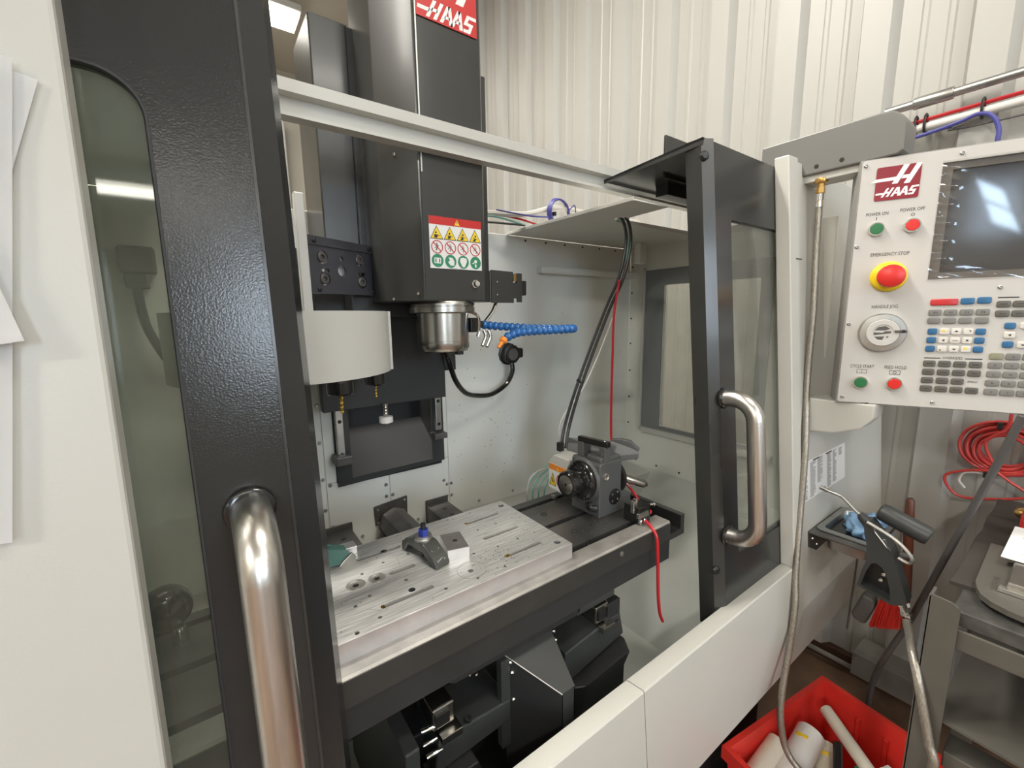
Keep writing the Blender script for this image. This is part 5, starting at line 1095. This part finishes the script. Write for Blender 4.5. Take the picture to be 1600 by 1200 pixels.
MB().prism([(1.34, .060, -.597), (1.50, .060, -.597), (1.50, .030, -.597), (1.34, .030, -.597)], (0, 0, .020), .003).build('jaw_bar', 'steel_round', VB)
MB().box(1.325, 1.342, .022, .070, -.597, -.588, .001).build('jaw_end', 'chrome', VB)
text_mesh('TEMUR', .013, (1.325, .0725, -.597), (1, 0, 0), (0, 1, 0), (0, 0, 1), .0006, sx=1.9).build('cast_lettering', 'galv', VB, flat=True)
PB = thing('paper_pad', 'white paper note lying on the vise base', 'paper', (1.58, .06, -.575))
mb = MB(); mb.plate([(1.468, .081), (1.702, .079), (1.72, -.10), (1.47, -.10)], [], (0, 0, -.572), (1, 0, 0), (0, 1, 0), (0, 0, -.003)); mb.build('sheet', 'paper', PB, flat=True)
mb = MB()
for x, y in ((1.62, .060), (1.57, .055), (1.50, .058)): ribbon(mb, [(x, y), (x+.02, y-.012)], .0016, (0, 0, -.572), (1, 0, 0), (0, 1, 0), (0, 0, 1), .0004)
mb.build('pencil_marks', 'grey_ink', PB, flat=True)
MB().box(1.50, 1.70, -.09, .07, -.598, -.576, .002).build('pad_block', 'steel_round', PB)
tag(MB().box(1.725, 1.80, .010, .074, -.598, -.545, .006).build('red_block', 'red_sign'), 'bright red block behind the white paper on the bench', 'block')
tag(MB().lathe((1.86, .092, -.584), (.35, -1, .05), [(0, .006), (.006, .014), (.03, .021), (.07, .022), (.12, .020)], 18).build('metal_knob', 'brass'), 'rounded dull brass metal end lying on the bench mat', 'knob')

# ================================================================== RED BIN
BI = thing('red_bin', 'red plastic bin on the floor full of plastic rods', 'bin', (1.36, .3, -1.55))
bo = Vector((1.628, .435, -1.25)); bu = Vector((-.518, .079, 0)).normalized(); bv = Vector((-.079, -.518, 0)).normalized(); BLn, BWd, BHt = .524, .36, .295
def ring(inset, z): return [bo+bu*(inset)+bv*(inset)+Vector((0, 0, z)), bo+bu*(BLn-inset)+bv*(inset)+Vector((0, 0, z)), bo+bu*(BLn-inset)+bv*(BWd-inset)+Vector((0, 0, z)), bo+bu*inset+bv*(BWd-inset)+Vector((0, 0, z))]
mb = MB(); LO = [ring(.030, -.292), ring(.012, -.045), ring(.0, -.040), ring(0, 0), ring(.016, 0), ring(.018, -.02), ring(.020, -.05), ring(.036, -.280)]
VV = [[mb.bm.verts.new(p) for p in l] for l in LO]
for A_, B_ in zip(VV, VV[1:]):
    for k in range(4): mb.bm.faces.new((A_[k], A_[(k+1) % 4], B_[(k+1) % 4], B_[k]))
mb.bm.faces.new(VV[0][::-1]); mb.bm.faces.new(VV[-1])
mb.build('bin_shell', 'red_plastic', BI, angle=25)
for f in (.35, .55, .75): MB().obox(bo+bu*.024+bv*(BWd*f)+Vector((0, 0, -.15)), bv, (0, 0, 1), bu, .006, .10, .006, .002).build('inner_rib', 'red_plastic', BI)
for f in (.92,): MB().obox(bo+bv*.024+bu*(BLn*f)+Vector((0, 0, -.10)), bu, (0, 0, 1), bv, .008, .07, .006, .002).build('inner_rib', 'red_plastic', BI)
def rodthing(name, p0, p1, r, m, label, mark=None):
    t = thing(name, label, 'rod', ((Vector(p0)+Vector(p1))/2), 'plastic stock in the red bin')
    MB().rod(p0, p1, r, .002, 26).build('bar', m, t)
    if mark is not None:
        d = (Vector(p1)-Vector(p0)).normalized(); c = Vector(p0).lerp(Vector(p1), mark); upv = Vector((0, 0, 1)); sd = d.cross(upv).normalized(); un = sd.cross(d)
        mb = MB(); rk = random.Random(1)
        for k in range(3):
            pts = [c+d*(.004*k-.004+.002*rk.uniform(-1, 1))+(un*math.cos(th)+sd*math.sin(th))*(r+.0008) for th in (-.2, .1, .35, .6)]
            mb.tube(pts, .0022, 5)
        mb.build('yellow_mark', 'yellow_sign', t)
rodthing('nylon_rod', (1.500, .383, -1.262), (1.352, .175, -1.295), .0185, 'nylon', 'thin cream plastic rod leaning over the others in the bin')
rodthing('nylon_rod', (1.402, .386, -1.290), (1.08, .385, -1.370), .0380, 'nylon_white', 'thick white plastic rod with a yellow scribble in the bin', .14)
rodthing('nylon_rod', (1.436, .350, -1.330), (1.15, .285, -1.395), .0290, 'nylon', 'cream plastic rod between the white rod and the black bar', .14)
rodthing('nylon_rod', (1.300, .436, -1.300), (1.06, .450, -1.360), .0300, 'nylon', 'cream plastic rod nearest the machine in the bin')
rodthing('black_bar', (1.398, .319, -1.262), (1.23, .262, -1.300), .0115, 'black', 'short black bar lying among the cream rods')
t = thing('plastic_block', 'white square plastic bar in the front corner of the bin', 'bar', (1.36, .21, -1.31), 'plastic stock in the red bin')
MB().obox((1.355, .215, -1.292), Vector((1.456-1.334, .222-.269, 0)), Vector((.047, .122, 0)), (0, 0, 1), .085, .032, .026, .002).build('bar', 'nylon_white', t)
tag(MB().lathe((1.398, .270, -1.300), (-.4, -.6, .1), [(0, .008), (.02, .010), (.03, .006)], 8).build('green_plug', 'green_sign'), 'small green plastic piece beside the cream rod', 'plug')
